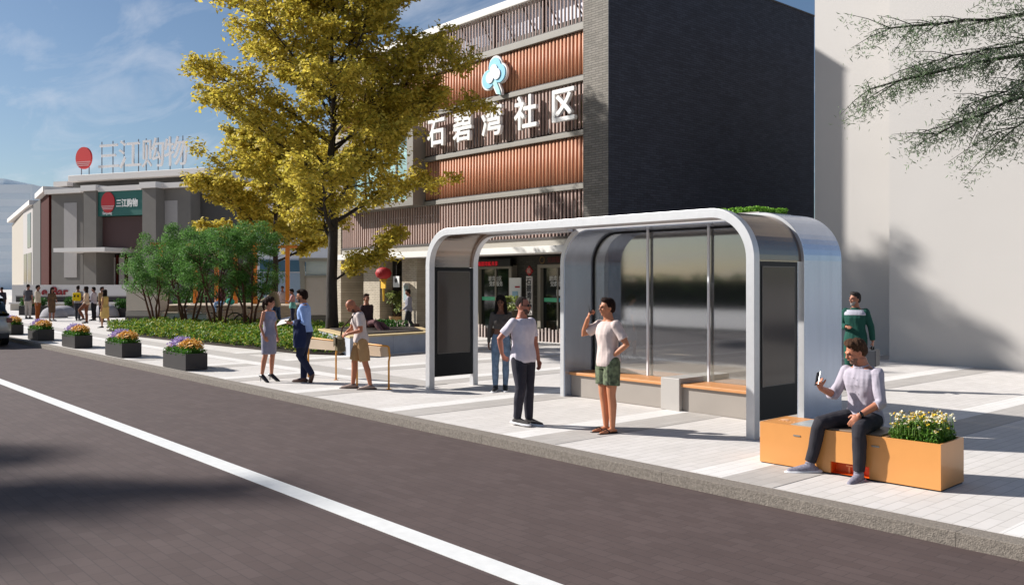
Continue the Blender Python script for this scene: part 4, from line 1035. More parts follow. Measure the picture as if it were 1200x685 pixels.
b = MB(); b.box(-.17, .17, -.02, .02, -.62, -.33); b.tube([(0, 0, -.62), (.02, 0, -1.15)], [.05, .035], 8); b.build('tassel', mat('tassel_yellow', 'd8a81c', rough=.7), ln)
MB().tube([(0, 0, .24), (0, 0, .61)], .01, 6).build('cord', steel_d, ln)
hs = thing('hanging_sign', 'small white square sign with a dark dot beside the red lantern', 'sign', (-30.35, 20.3, 1.78))
MB().box(-.22, .22, -.02, .02, 0, .45).build('board', txt_w, hs); MB().ell((0, -.024, .27), (.09, .008, .09)).build('dot', steel_d, hs); MB().tube([(0, 0, .45), (0, 0, 1.18)], .01, 6).build('hanger', steel_d, hs)
def potted(label, loc, h, rz, seed):
    t = thing('potted_plant', label, 'potted plant', loc, rz)
    b = MB(); b.rings([[(r_*math.cos(2*math.pi*k/16), r_*math.sin(2*math.pi*k/16), z_) for k in range(16)] for z_, r_ in ((0, .2), (.5, .29), (.52, .30), (.52, .26), (.46, .25))]); b.build('pot', mat('tan_pot', 'a8875c', rough=.7, var=.1), t, True)
    rng = np.random.default_rng(seed)
    cs = [(rng.normal(0, .22), rng.normal(0, .22), .8+rng.random()*h) for _ in range(16)]
    P, N = clumps(cs, [.22]*16, 40, rng); leaf_cloud('leaves', P, N, rng.uniform(.1, .18, len(P)), leaf_mat('pot_leaf', ['6a7a3a', '8a9a54', 'a8ac6c', '4c5c2a']), t, rng=rng)
    b = MB()
    for c in cs[:7]: b.tube([(0, 0, .46), (c[0]*.5, c[1]*.5, .7), c], [.015, .01, .005], 5)
    b.build('stem', mat('bark_thin', '5a4636', rough=.8), t)
potted('leafy plant in a tan pot standing left of the brick piers', (-31.9, 21.3, 0), .8, 0, 3)
potted('leafy plant in a tan pot between the notice board and the right door', (-24.3, 21.0, 0), .6, 40, 4)

# ------------------------------------------------------------------ plain white building on the right
wb = thing('white_building', 'tall plain white building with a stepped front on the right edge of the square', 'building', (-9, 24, 0))
wall_w = mat('smooth_render', 'b2ada8', rough=.5, var=.025, vscale=.5, spec=.5, bump=.03, bscale=30)
MB().box(-13.6, -10.49, 23.62, 34, 0, 11.6).build('rear_wing', wall_w, wb, world=True)
MB().box(-10.48, -3, 21.74, 34, 0, 10.8).build('front_wing', wall_w, wb, world=True)

# ------------------------------------------------------------------ supermarket, far left
sm_ = thing('supermarket', 'grey-brown supermarket with a green sign over its entrance and flat white cornices', 'building', (-73.3, 30.14, 0), 26.9)
def mx(px, yl=0.):
    u = (px-600)/1039.; return (25.63-.371*yl+u*(75+.928*yl))/(.928+.371*u)
m_wall = mat('market_wall', '6e6963', rough=.8, var=.05, vscale=1.2); m_light = mat('market_panel', 'a19b97', rough=.7, var=.03); m_dk = mat('market_dark', '45423f', rough=.8, var=.06)
m_white = mat('market_cornice', 'd4cec8', rough=.7); m_red = mat('market_red', '3e140c', spec=.1, rough=.8, var=.08); m_brown = mat('market_shutter', '4c3431', rough=.7, var=.05, stretch=(6, 6, .2))
x = mx
MB().box(x(60), x(97), 0, 12, 0, 10.05).build('left_block', m_wall, sm_)
MB().box(x(75), x(90), -.04, 0, 2.4, 9.2).build('light_panel', m_light, sm_)
MB().box(x(60)-.4, x(97)+.2, -.45, 12, 10.05, 10.45).build('cornice', m_white, sm_)
for a, c_ in ((97.5, 104), (166.5, 173)):
    MB().box(x(a, -1), x(a, -1)+1.5, -1.0, 2.5, 0, 10.05).build('pier', m_wall, sm_); MB().box(x(a, -1)-.15, x(a, -1)+1.65, -1.2, 2.5, 10.05, 10.55).build('pier_cap', m_white, sm_)
MB().box(x(97.5, -1)+1.5, x(166.5, -1), 1.2, 12, 0, 10.05).build('entrance_wall', m_dk, sm_)
MB().box(x(97.5, -1)+1.65, x(166.5, -1)-.15, -.95, 2.5, 9.95, 10.4).build('cornice', m_white, sm_)
MB().box(x(97.5, -1)+1.51, x(166.5, -1), -.3, 1.2, 4.97, 7.75).build('shutter', m_brown, sm_)
gs = MB().box(x(97.5, -1)+1.51, x(166.5, -1)-.01, -.8, 1.15, 7.8, 9.94).build('green_sign', mat('market_green', '1c5f55', rough=.5), sm_)
sx0 = x(97.5, -1)+1.51
b = MB(); b.prism([(math.cos(2*math.pi*k/36)*.78, math.sin(2*math.pi*k/36)*.92) for k in range(36)], 0, .06, Matrix.Translation((sx0+1.2, -.81, 8.98)) @ Matrix.Rotation(R(90), 4, 'X')); red_d = b.build('red_disc', mat('logo_red', 'c01820', rough=.4), gs)
b = MB()
for zz_, hw in ((-.32, .72), (-.45, .66), (-.58, .58)): b.box(sx0+1.2-hw, sx0+1.2+hw, -.885, -.871, 8.98+zz_-.035, 8.98+zz_+.035)
b.build('disc_stripes', mat('stripe_pink', 'd8a8a4', rough=.5), gs)
text_mesh('green_sign_lettering', '三江购物', .74, txt_w, gs, (sx0+2.12, -.82, 8.6), (R(90), 0, 0), depth=.05, bold=.02, sx=.84)
text_mesh('green_sign_caption', 'SanJiang', .34, txt_w, gs, (sx0+.55, -.82, 7.94), (R(90), 0, 0), depth=.03, bold=.008)
MB().box(x(173, -1)+.8, x(223), .0, 12, 0, 10.05).build('right_block', m_wall, sm_)
MB().box(x(193), x(208), -.04, 0, 5.9, 9.0).build('light_panel', m_light, sm_)
MB().box(x(173, -1)+.9, x(223)+.4, -.45, 12, 10.06, 10.5).build('cornice', m_white, sm_)
MB().box(x(223)+.01, x(223)+16, 1.2, 12, 0, 9.6).build('far_block', m_dk, sm_)
MB().box(x(223)+.41, x(223)+16.2, .9, 12, 9.6, 10.0).build('cornice', m_white, sm_)
MB().box(x(85, 3), x(240, 3), 3.0, 14, 10.46, 11.45).build('upper_storey', m_dk, sm_)
MB().box(x(79, 2.2), x(240, 2.2), 2.2, 14.5, 11.45, 12.05).build('roof_slab', m_white, sm_, bevel=.05)
MB().box(x(66, 4.2), x(79, 4.2), 4.2, 12, 10.46, 11.3).build('stair_head', m_dk, sm_); MB().box(x(62, 3.6), x(78, 3.6), 3.6, 12, 11.3, 11.75).build('stair_head_roof', m_white, sm_)
MB().box(x(93), x(152), -2.8, 1.19, 4.6, 4.95).build('entrance_canopy', m_white, sm_)
MB().box(x(97.5, -1)+1.52, x(166.5, -1)-.01, 1.1, 1.19, 0, 4.5).build('entrance_glass', mat('market_glass', '25262a', rough=.1, spec=.8), sm_)
b = MB(); xx = x(97.5)+1.8
while xx < x(150): b.box(xx, xx+.16, .95, 1.09, 0, 4.4); xx += 1.1
b.build('entrance_frame', m_red, sm_)
b = MB(); xx = x(97.5)+2.1
while xx < x(150): b.box(xx, xx+.6, .98, 1.08, 1.2, 4.2); xx += 1.1
b.build('entrance_sheet', m_light, sm_)
# wing running away to the left (corners in plan, seen obliquely)
wing = [(-89.55, 21.91), (-97.6, 22.95), (-98.3, 23.05), (-106.4, 24.19), (-117.1, 25.62), (-140.5, 29.32)]
inv = (Matrix.Translation(sm_.location) @ Matrix.Rotation(R(26.9), 4, 'Z')).inverted()
wl = [inv @ Vector((a, c_, 0)) for a, c_ in wing]
def seg(name, p, q, z0, z1, m_, th=6., out=0., parent=sm_):
    d_ = (q-p).normalized(); n_ = Vector((-d_.y, d_.x, 0)); n_ = n_ if n_.y > 0 else -n_
    p_, q_ = p-n_*out, q-n_*out
    return MB().prism([(v.x, v.y) for v in (p_, q_, q+n_*th, p+n_*th)], z0, z1).build(name, m_, parent)
seg('red_panel', wl[0]+Vector((-.3, 0, 0)), wl[1], 0, 10.2, m_red); seg('dark_panel', wl[2], wl[3], 0, 10.3, m_dk)
seg('wing_wall', wl[3], wl[4], 0, 10.2, m_light); seg('wing_end', wl[4], wl[5], 0, 10.0, mat('market_cream', 'a0978a', rough=.8, var=.03))
seg('wing_roof', wl[3]+Vector((.4, 0, 0)), wl[5], 10.3, 10.8, m_white, 6, .6); seg('panel_roof', wl[0]+Vector((-.3, 0, 0)), wl[2], 10.3, 10.8, m_white, 6, .5)
for f0, f1, z0, z1 in ((.15, .5, 5.8, 9.6), (.55, .9, .3, 5.2), (.1, .45, .3, 5.2)):
    seg('wing_window', wl[3].lerp(wl[4], f0), wl[3].lerp(wl[4], f1), z0, z1, mat('market_glass', '25262a'), .2, .05)
# rooftop letters
rs_ = thing('roof_sign', 'white Chinese roof letters and a red sun disc on poles on the supermarket roof', 'sign', sm_.location+Vector((0, 0, 12.05)), 26.9)
b = MB(); b.prism([(math.cos(2*math.pi*k/40)*.98, math.sin(2*math.pi*k/40)*1.05) for k in range(40)], 0, .2, Matrix.Translation((x(99, 3.4), 3.4, 1.75)) @ Matrix.Rotation(R(90), 4, 'X')); b.build('sun_disc', mat('sun_red', 'd8302c', rough=.45), rs_)
b = MB()
for zz_, hw in ((-.38, .92), (-.55, .84), (-.72, .72)): b.box(x(99, 3.4)-hw, x(99, 3.4)+hw, 3.18, 3.199, 1.75+zz_-.04, 1.75+zz_+.04)
b.build('disc_stripes', mat('stripe_pink', 'd8a8a4'), rs_)
for ch, px in zip('三江购物', (113.5, 138, 165, 191.5)):
    text_mesh('roof_letter', ch, 2.9, mat('letter_white', 'e4deda', rough=.5), rs_, (x(px, 3.4), 3.4, .75), (R(90), 0, 0), depth=.12)
b = MB()
for px in (95, 104, 119, 132, 145, 162, 171, 185, 199, 214): b.tube([(x(px, 3.5), 3.5, 0), (x(px, 3.5), 3.5, 3.2 if px > 110 else 1.0)], .045, 6)
b.build('sign_poles', mat('pole_grey', '6c6a72', rough=.5), rs_)

def plan(px, Z):
    """plan position of a far thing from its bearing and its distance"""
    u = (px-600)/1039.; return Vector((Z*(-.7523+u*.6588), Z*(.6588+u*.7523), 0))
CAMROT = 48.79    # world angle of the line of sight's right-hand side: far boxes stand square to it
# distant towers
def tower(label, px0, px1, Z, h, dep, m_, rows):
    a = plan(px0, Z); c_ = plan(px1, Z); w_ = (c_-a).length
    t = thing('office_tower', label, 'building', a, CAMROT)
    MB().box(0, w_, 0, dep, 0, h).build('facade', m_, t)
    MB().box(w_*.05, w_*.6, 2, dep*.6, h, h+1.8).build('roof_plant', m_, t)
    b = MB(); z = 3.
    while z < h-2: b.box(.6, w_-.6, -.05, -.004, z, z+1.5); z += rows
    b.build('window_band', mat('far_glass', 'd8e2ea', rough=.2, spec=.8), t)  # window bands kept pale too, so they carry the painted haze
pale = mat('hazed_cladding', 'e2e9ee', rough=.6, var=.03, vscale=.1)  # distance haze is put into this pale base colour
tower('far tower at the left edge, haze painted into its pale blue-grey colour', -60, 38, 230, 27.2, 30, pale, 3.4)
# low shops behind the kiosk
a = plan(300, 62)
t = thing('shop_building', 'low white shop building with dark teal glazing seen between the yellow trees', 'building', a, CAMROT)
MB().box(0, 9, 0, 8, 0, 7.2).build('wall', mat('shop_white', 'c9ccd4', rough=.7, var=.04), t); MB().box(.3, 8.5, -.05, -.004, .3, 2.6).build('shop_glass', mat('shop_glass', '8090a0', rough=.3), t); MB().box(.3, 8.6, -.12, -.004, 2.7, 3.5).build('sign_band', mat('teal_band', '31566a', rough=.5), t)
MB().box(-.3, 9.3, -.4, 8, 7.2, 7.7).build('roof', white_w, t)
# ------------------------------------------------------------------ kiosk, pergola posts, timber platform, blocks, beds
kz = mat('kiosk_panel', '97918b', rough=.6, var=.04); kf = mat('kiosk_frame', '7a7870', rough=.5); kb = mat('kiosk_base', '55534c', rough=.7)
k0 = plan(357, 43.2); t = thing('kiosk', 'grey panelled kiosk with a glazed top band and slanted legs behind the big tree', 'kiosk', k0, CAMROT)
MB().box(0, 3.0, 0, 1.6, .38, 2.2).build('panel', kz, t); MB().box(0, 3.0, .1, 1.5, .0, .36).build('base', kb, t)
MB().box(.05, 2.95, .05, 1.5, 2.32, 3.0).build('glass_band', mat('kiosk_glass', 'a0aaae', rough=.15, spec=.8), t)
b = MB(); b.box(-.05, 3.05, -.05, 1.65, 2.2, 2.31); b.box(-.25, 3.1, -.15, 1.7, 3.0, 3.16); b.box(1.47, 1.53, -.04, .0, .38, 2.2); b.build('frame', kf, t)
b = MB(); b.add([(-.12, -.1, 0), (.12, -.1, 0), (-.02, -.1, 3.1), (-.24, -.1, 3.1), (-.12, .1, 0), (.12, .1, 0), (-.02, .1, 3.1), (-.24, .1, 3.1)], [(0,1,2,3),(7,6,5,4),(0,4,5,1),(1,5,6,2),(2,6,7,3),(3,7,4,0)]); b.tube([(1.55, -.55, 0), (1.45, -.4, 2.2)], .09, 8); b.build('slanted_leg', kf, t)
k0 = plan(148, 42.); t = thing('service_box', 'cream service box on a grey brick base left of the timber platform', 'service box', k0, CAMROT)
MB().box(0, 1.5, 0, 1.2, .62, 1.75).build('cabinet', mat('cream_panel', 'b5ab9d', rough=.6, var=.04), t); MB().box(-.04, 1.54, -.04, 1.24, 0, .36).build('base', dbrick, t); MB().box(-.02, 1.52, -.02, 1.22, .37, .61).build('band', mat('grey_band', '8c877f', rough=.7), t)
wood = mat('platform_timber', '8a7a66', rough=.75, var=.22, vscale=3, stretch=(1, 1, 8)); wtop = mat('platform_top', 'b5a591', rough=.75, var=.08)
a = plan(186, 43.4); t = thing('timber_platform', 'long raised timber platform with a pale top behind the green shrubs', 'platform', a, CAMROT)
b = MB()
for i in range(5): b.box(0, 6.4, 0, 4.5, .02+i*.155, .165+i*.155)
b.build('side_boards', wood, t); MB().box(-.06, 6.46, -.06, 4.56, .797, .86).build('deck', wtop, t, bevel=.01)
opost = mat('orange_post', 'd47a1e', rough=.5)
pp = None
for i, px in enumerate((188, 229, 254, 276, 299, 337)):
    Z = 45.5+(i % 2)*.8 if px < 337 else 46.2
    p = plan(px, Z); p.z = .86 if px < 337 else 0
    hgt = 3.0 if px < 337 else 3.75
    lb = ('leftmost orange T-shaped post, beside the cream service box', 'second orange post from the left among the green shrubs', 'orange post just left of the person sitting on the timber platform', 'orange post just right of the person sitting on the timber platform', 'orange post at the right end of the green shrubs', 'tall free-standing orange T-shaped post left of the kiosk')[i]
    t = thing('orange_post', lb, 'post', p, CAMROT, 'orange T-shaped posts')
    MB().box(-.10, .10, -.07, .07, 0, hgt).build('post', opost, t, bevel=.008); MB().box(-.48, .48, -.09, .09, hgt+.001, hgt+.14).build('crossbar', opost, t, bevel=.008)
for i, (pa, pb, Z) in enumerate(((189, 212, 38.6), (217, 242, 37.6))):
    a = plan(pa, Z); w_ = (plan(pb, Z)-a).length
    t = thing('bench_block', ('white bench block nearer the cream service box', 'white bench block nearer the bicycles')[i], 'bench', a, CAMROT, 'white bench blocks')
    MB().box(0, w_, 0, .5, 0, .62).build('block', mat('white_block', 'cfcac6', rough=.6, var=.03), t, bevel=.015); MB().box(-.02, w_+.02, -.02, .52, .622, .66).build('seat', wtop, t)
a = plan(212.5, 38.6); t = thing('grey_post', 'short grey stone post between the two white bench blocks', 'post', a, CAMROT); MB().box(0, .18, 0, .3, 0, .6).build('shaft', m_dk, t, bevel=.01); MB().box(-.02, .2, -.02, .32, .602, .64).build('cap', kf, t)
# hedges and dark planting boxes at the back of the square
hedge_leaf = leaf_mat('hedge_leaf', ['1f3d14', '2f5a1e', '3f6d28', '547f34'], trans=.25)
def hedge(name, label, px0, px1, Z, h0, h1, dep=1., box=True, seed=1, leafm=None):
    a = plan(px0, Z); w_ = (plan(px1, Z)-a).length
    t = thing(name, label, 'hedge' if not box else 'planter', a, CAMROT)
    if box: MB().box(0, w_, 0, dep, 0, h0).build('trough', mat('black_box', '2b2523', rough=.55), t)
    rng = np.random.default_rng(seed); n = int(900*w_*dep+400)
    P = np.stack([rng.uniform(.02, w_-.02, n), rng.uniform(0, dep, n), h0+(h1-h0)*rng.random(n)**.7*(.75+.25*np.sin(rng.uniform(0, 6, n)))], 1)
    leaf_cloud('foliage', P, rng.normal(0, 1, (n, 3)), rng.uniform(.08, .15, n), leafm or hedge_leaf, t, rng=rng)
hedge('planting_box', 'dark planting box with green and orange plants behind the couple in cream and brown', 22, 46, 53, .55, 1.05, seed=2)
hedge('planting_box', 'dark planting box with bright green plants beside the man with the yellow backpack', 74, 86, 54, .55, 1.1, seed=3)
hedge('planting_box', 'dark planting box with orange and green plants behind the woman in yellow', 133, 150, 50, .5, 1.05, seed=4)
hedge('clipped_hedge', 'clipped dark hedge between the orange posts', 200, 236, 47.5, .0, 1.5, 1.2, False, 5)
hedge('clipped_hedge', 'clipped hedge behind the right part of the timber platform', 258, 305, 52, .0, 1.5, 1.2, False, 6)
# mounds
for i, (px, Z, r_, h_) in enumerate(((63, 49.5, .85, .6), (73, 52, .95, .6), (124, 50, .9, .75), (138, 51.5, .95, .65))):
    p = plan(px, Z); t = thing('seat_mound', ('smooth grey mound in front of the couple in cream and brown', 'paler mound just right of the couple', 'grey mound left of the woman in the yellow dress', 'grey mound right of the woman in the yellow dress')[i], 'mound', p, 0, 'smooth stone mounds')
    rs2 = []
    for j in range(9):
        f = j/8; rr = r_*math.cos(f*math.pi/2*.97)**.8
        rs2.append([(rr*math.cos(2*math.pi*k/28), rr*math.sin(2*math.pi*k/28)*.8, h_*math.sin(f*math.pi/2)) for k in range(28)])
    MB().rings(rs2).build('shell', mat('mound_grey', '9a979a', rough=.9, spec=.1, var=.05), t, True)
    MB().prism([((r_+.04)*math.cos(2*math.pi*k/28), (r_+.04)*math.sin(2*math.pi*k/28)*.8) for k in range(28)], 0, .03).build('footing', m_dk, t)
# low walls in front of the supermarket, with red letters on the white one
a = plan(12, 62); w_ = (plan(165, 62)-a).length
t = thing('low_wall', 'long low cream wall with a dark cap at the back of the square', 'wall', a, CAMROT)
MB().box(0, w_, 0, .5, 0, .45).build('wall', mat('cream_panel', 'b5ab9d'), t); MB().box(-.05, w_+.05, -.1, .6, .452, .56).build('cap', m_white, t); MB().box(0, w_, .7, 1.2, 0, .95).build('rear_step', mat('black_box', '2b2523'), t); MB().box(0, w_, .66, 1.24, .952, 1.06).build('rear_cap', m_light, t)
a = plan(14, 72); w_ = (plan(160, 72)-a).length
t = thing('white_wall', 'white forecourt wall with dark red letters in front of the supermarket', 'wall', a, CAMROT)
MB().box(0, w_, 0, .4, 0, 1.75).build('wall', m_white, t)
text_mesh('wall_lettering', 'e Bar', 1.05, mat('letter_red', '8c1a1e', rough=.5), t, ((plan(49, 72)-a).length, -.06, .85), (R(90), 0, 0), depth=.1, bold=.02, sx=.95)
MB().box((plan(48, 72)-a).length, (plan(82, 72)-a).length, -.02, -.003, .2, .82).build('dark_band', m_dk, t)
# raised stone bed with timber rim
sb = [(-20.62, 12.32), (-20.95, 15.3), (-23.4, 16.6), (-25.6, 15.9), (-24.6, 13.6)]
t = thing('stone_bed', 'raised grey granite planting bed with a thin pale rim beside the shelter', 'raised bed', (-23, 14, 0))
gran = brick_mat('granite_blocks', 'a4a6ac', '9c9ea6', '7e8088', 1.2, .6, .006, axes='YZ', rough=.75, bump=.1)
MB().prism(sb, 0, .50).build('wall', gran, t, world=True)
c_ = Vector((sum(p[0] for p in sb)/5, sum(p[1] for p in sb)/5, 0))
MB().prism([tuple((Vector((*p, 0))*1.0+(Vector((*p, 0))-c_).normalized()*.04)[:2]) for p in sb], .502, .545).build('rim', mat('rim_wood', 'c2ab80', rough=.6, var=.08), t, world=True)
MB().prism([tuple((Vector((*p, 0))*.82+c_*.18)[:2]) for p in sb], .547, .575).build('soil', mat('soil', '2e2218'), t, world=True)
rng = np.random.default_rng(31); n = 900
P = np.stack([rng.normal(-24.3, .45, n), rng.normal(15.6, .3, n), .57+.2*rng.random(n)], 1)
leaf_cloud('plants', P-np.array((-23, 14, 0)), rng.normal(0, 1, (n, 3)), rng.uniform(.06, .12, n), hedge_leaf, t, rng=rng)

# ground-cover bed round the shrubs
bed = [(-38.0, 11.35), (-33, 11.0), (-27, 11.35), (-22.4, 11.75), (-21.2, 12.35), (-21.9, 13.7), (-25.5, 15.6), (-28.5, 17.6), (-32, 17.6), (-36, 16.6), (-39.3, 14.4)]
MB().prism(bed, .004, .05).build('planting_soil', mat('soil', '2e2218'), kind='structure')
rng = np.random.default_rng(17)
def inside(px, py, poly):
    r_ = np.zeros(len(px), bool); j = len(poly)-1
    for i in range(len(poly)):
        xi, yi = poly[i]; xj, yj = poly[j]
        r_ ^= ((yi > py) != (yj > py)) & (px < (xj-xi)*(py-yi)/(yj-yi+1e-12)+xi); j = i
    return r_
n = 90000
px_ = rng.uniform(-39.5, -21, n); py_ = rng.uniform(10.9, 17.7, n); k_ = inside(px_, py_, bed); px_, py_ = px_[k_], py_[k_]
cx_ = rng.uniform(-39.5, -21, 1500); cy_ = rng.uniform(10.9, 17.7, 1500); k_ = inside(cx_, cy_, bed); cx_, cy_ = cx_[k_], cy_[k_]
gi = np.argmin((px_[:, None]-cx_[None])**2+(py_[:, None]-cy_[None])**2, 1); dd = np.hypot(px_-cx_[gi], py_-cy_[gi])
hz = .42*np.clip(1-(dd/.36)**2, .15, 1)*(.8+.4*((gi*7919) % 97)/97)
P = np.stack([px_, py_, .04+hz*rng.random(len(px_))**.5], 1)
N = np.stack([px_-cx_[gi], py_-cy_[gi], np.full(len(px_), .3)], 1)
gc = leaf_cloud('ground_cover', P, N, rng.uniform(.06, .12, len(P)), leaf_mat('cover_leaf', ['36581a', '567e28', '88a038', 'b0a844', '4a7426', '6c8e32'], trans=.3), rng=rng)
tag(gc, 'low green and yellowish ground cover filling the planting bed under the shrubs', 'ground cover', kind='stuff')

# ------------------------------------------------------------------ trees
bark_d = mat('dark_bark', '2e2722', rough=.9, var=.3, vscale=9, bump=.8, bscale=22, stretch=(1, 1, .3))
bark_r = mat('reddish_bark', '5c3a2c', rough=.85, var=.3, vscale=9, bump=.6, bscale=30, stretch=(1, 1, .3))
def tree(name, label, loc, H, tr, profile, n_limbs, z0, leafm, lsize, per, seed, group=None, clump_r=.42, lean=(0, 0), flat=.5, el0=.18, bark=None, extra=()):
    rng = np.random.default_rng(seed); rr = random.Random(seed)
    t = thing(name, label, 'tree', loc, 0, group)
    tp = [Vector((lean[0]*(i/12)**1.5*H+math.sin(i*1.3+seed)*.05*i/6, lean[1]*(i/12)**1.5*H+math.cos(i*1.7)*.05*i/6, H*.93*i/12)) for i in range(13)]
    def trunk_at(z):
        f = max(0, min(11.999, z/(H*.93)*12)); i = int(f); return tp[i].lerp(tp[i+1], f-i)
    MB().tube(tp, [tr*(1.25 if i == 0 else 1)*(1-.88*(i/12)**.9)+.012 for i in range(13)], 12).build('trunk', bark, t, True)
    b = MB(); cs = []; cr = []
    def limb(st, az, ln, el, rad, depth=0):
        d_ = Vector((math.cos(az)*math.cos(el), math.sin(az)*math.cos(el), math.sin(el)))
        pts = [st]; ns = (8, 5, 3)[depth]
        for i in range(ns):
            d_ = (d_+Vector((rr.gauss(0, .08), rr.gauss(0, .08), rr.gauss(0, .06)+(.05 if i < 3 else -.06)))).normalized()
            pts.append(pts[-1]+d_*ln/ns)
        b.tube(pts, [rad*(1-.85*i/ns)+.004 for i in range(ns+1)], 8 if depth == 0 else 5)
        for i in range(2 if depth == 0 else 1, ns+1):
            if depth < 2:
                for q_ in range(2 if depth == 0 else 1):
                    dz = math.atan2(d_.y, d_.x)+(1 if (q_+i) % 2 else -1)*rr.uniform(.5, 1.3)
                    limb(pts[i], dz, ln*rr.uniform(.24, .40)*(1-.25*i/ns), rr.uniform(-.05, .75), rad*.4*(1-.6*i/ns), depth+1)
            if (depth == 0 and i == ns) or (depth == 1 and i >= ns-1) or (depth == 2 and i >= 2): cs.append(tuple(pts[i]+Vector((rr.gauss(0, .10), rr.gauss(0, .10), rr.gauss(-.03, .08))))); cr.append(clump_r*rr.uniform(.6, 1.15))
    for i in range(n_limbs):
        f = (i+.5)/n_limbs; z = z0+(H*.93-z0)*f**.95
        az = i*2.39996+seed
        el = el0+.62*f**1.2
        ln = profile(min(H, z+.25*H*f*.3), az)
        limb(trunk_at(z), az, ln, el, tr*.36*(1-.65*f))
    for (z, az, ln, el) in extra: limb(trunk_at(z), az, ln, el, tr*.2)
    b.build('branches', bark, t, True)
    P, N = clumps(cs, cr, per, rng, flat)
    leaf_cloud('crown', P, N, rng.uniform(lsize*.7, lsize*1.3, len(P)), leafm, t, aspect=.62, rng=rng, jitter=.5)
    return t
gold = leaf_mat('gold_leaf', ['948c38', 'b6a640', 'd0bb4c', 'dcc85e', 'bfae46', '9e983c'], trans=.52)
def prof(z, az):
    tb = [(2.5, 3.4), (4, 4.0), (5.5, 4.1), (7, 4.4), (8.3, 4.3), (9.6, 3.6), (11, 2.7), (12.2, 1.6), (13.2, .7)]
    for (a, ra), (c_, rc) in zip(tb, tb[1:]):
        if z <= c_: return max(.7, ra+(rc-ra)*max(0, (z-a)/(c_-a)))*(.93-.03*math.cos(az-R(48.8)))
    return .7
tree('yellow_maple', 'big golden maple with a dark trunk in front of the community building', (-24.5, 14.0, 0), 12.4, .19, prof, 32, 3.1, gold, .14, 16, 3, 'golden maples', clump_r=.30, flat=.7, el0=.40, bark=bark_d,
     extra=((2.0, R(48.8-12), 2.3, .42), (6.2, R(50), 4.4, .52), (6.9, R(35), 4.1, .5), (5.6, R(66), 3.9, .55)))
tree('yellow_maple', 'smaller golden maple standing behind the green shrubs, left of the big one', (-45.0, 22.2, 0), 9.2, .2, lambda z, az: max(.8, 4.3-.28*abs(z-5.2)-(.5*max(0, z-7))), 20, 2.9, gold, .22, 14, 8, 'golden maples', clump_r=.38, flat=.7, el0=.35, bark=bark_d)
green = leaf_mat('shrub_leaf', ['3c6428', '4f7c36', '648f46', '7c9f58', '456f30'], trans=.42)
def shrub(label, loc, h, rad, seed):
    rng = np.random.default_rng(seed); rr = random.Random(seed)
    t = thing('multi_stem_tree', label, 'tree', loc, 0, 'small green trees in the planting bed')
    cs = []; cr = []; bb = MB()
    for k in range(5):
        az = k*1.2566+rr.uniform(-.4, .4)
        sb_ = MB(); top = Vector((math.cos(az)*rad*.62, math.sin(az)*rad*.62, h*.62))
        p0 = Vector((math.cos(az)*.16, math.sin(az)*.16, 0))
        pts = [p0, p0.lerp(top, .3)+Vector((rr.gauss(0, .07), rr.gauss(0, .07), .12)), p0.lerp(top, .65)+Vector((rr.gauss(0, .08), rr.gauss(0, .08), .1)), top]
        sb_.tube(pts, [.055, .045, .034, .016], 8).build('trunk', bark_r, t, True)
        for q in range(9):
            s0 = pts[1].lerp(pts[3], rr.uniform(.15, 1)); e = s0+Vector((rr.gauss(0, rad*.35), rr.gauss(0, rad*.35), rr.uniform(.2, .9)))
            bb.tube([s0, s0.lerp(e, .5)+Vector((0, 0, .06)), e], [.016, .011, .005], 5)
    bb.build('branches', bark_r, t, True)
    for q in range(76):
        u_ = rr.uniform(-1, 1); a = rr.uniform(0, 6.283); r3 = rr.uniform(.35, 1)**.5
        cs.append((math.cos(a)*rad*r3*math.sqrt(1-u_*u_), math.sin(a)*rad*r3*math.sqrt(1-u_*u_), h*.66+u_*r3*h*.34)); cr.append(rr.uniform(.25, .42))
    P, N = clumps(cs, cr, 210, rng, .75)
    leaf_cloud('crown', P, N, rng.uniform(.055, .11, len(P)), green, t, aspect=.42, rng=rng, jitter=.8)
shrub('multi-stemmed small green tree at the left end of the planting bed', (-38.9, 13.7, 0), 4.05, 1.5, 1)
shrub('multi-stemmed small green tree second from the left in the planting bed', (-36.2, 14.0, 0), 4.4, 1.45, 2)
shrub('multi-stemmed small green tree third from the left in the planting bed', (-33.4, 14.1, 0), 4.4, 1.5, 3)
shrub('multi-stemmed small green tree at the right end, behind the woman in grey', (-32.5, 14.9, 0), 4.4, 1.35, 4)
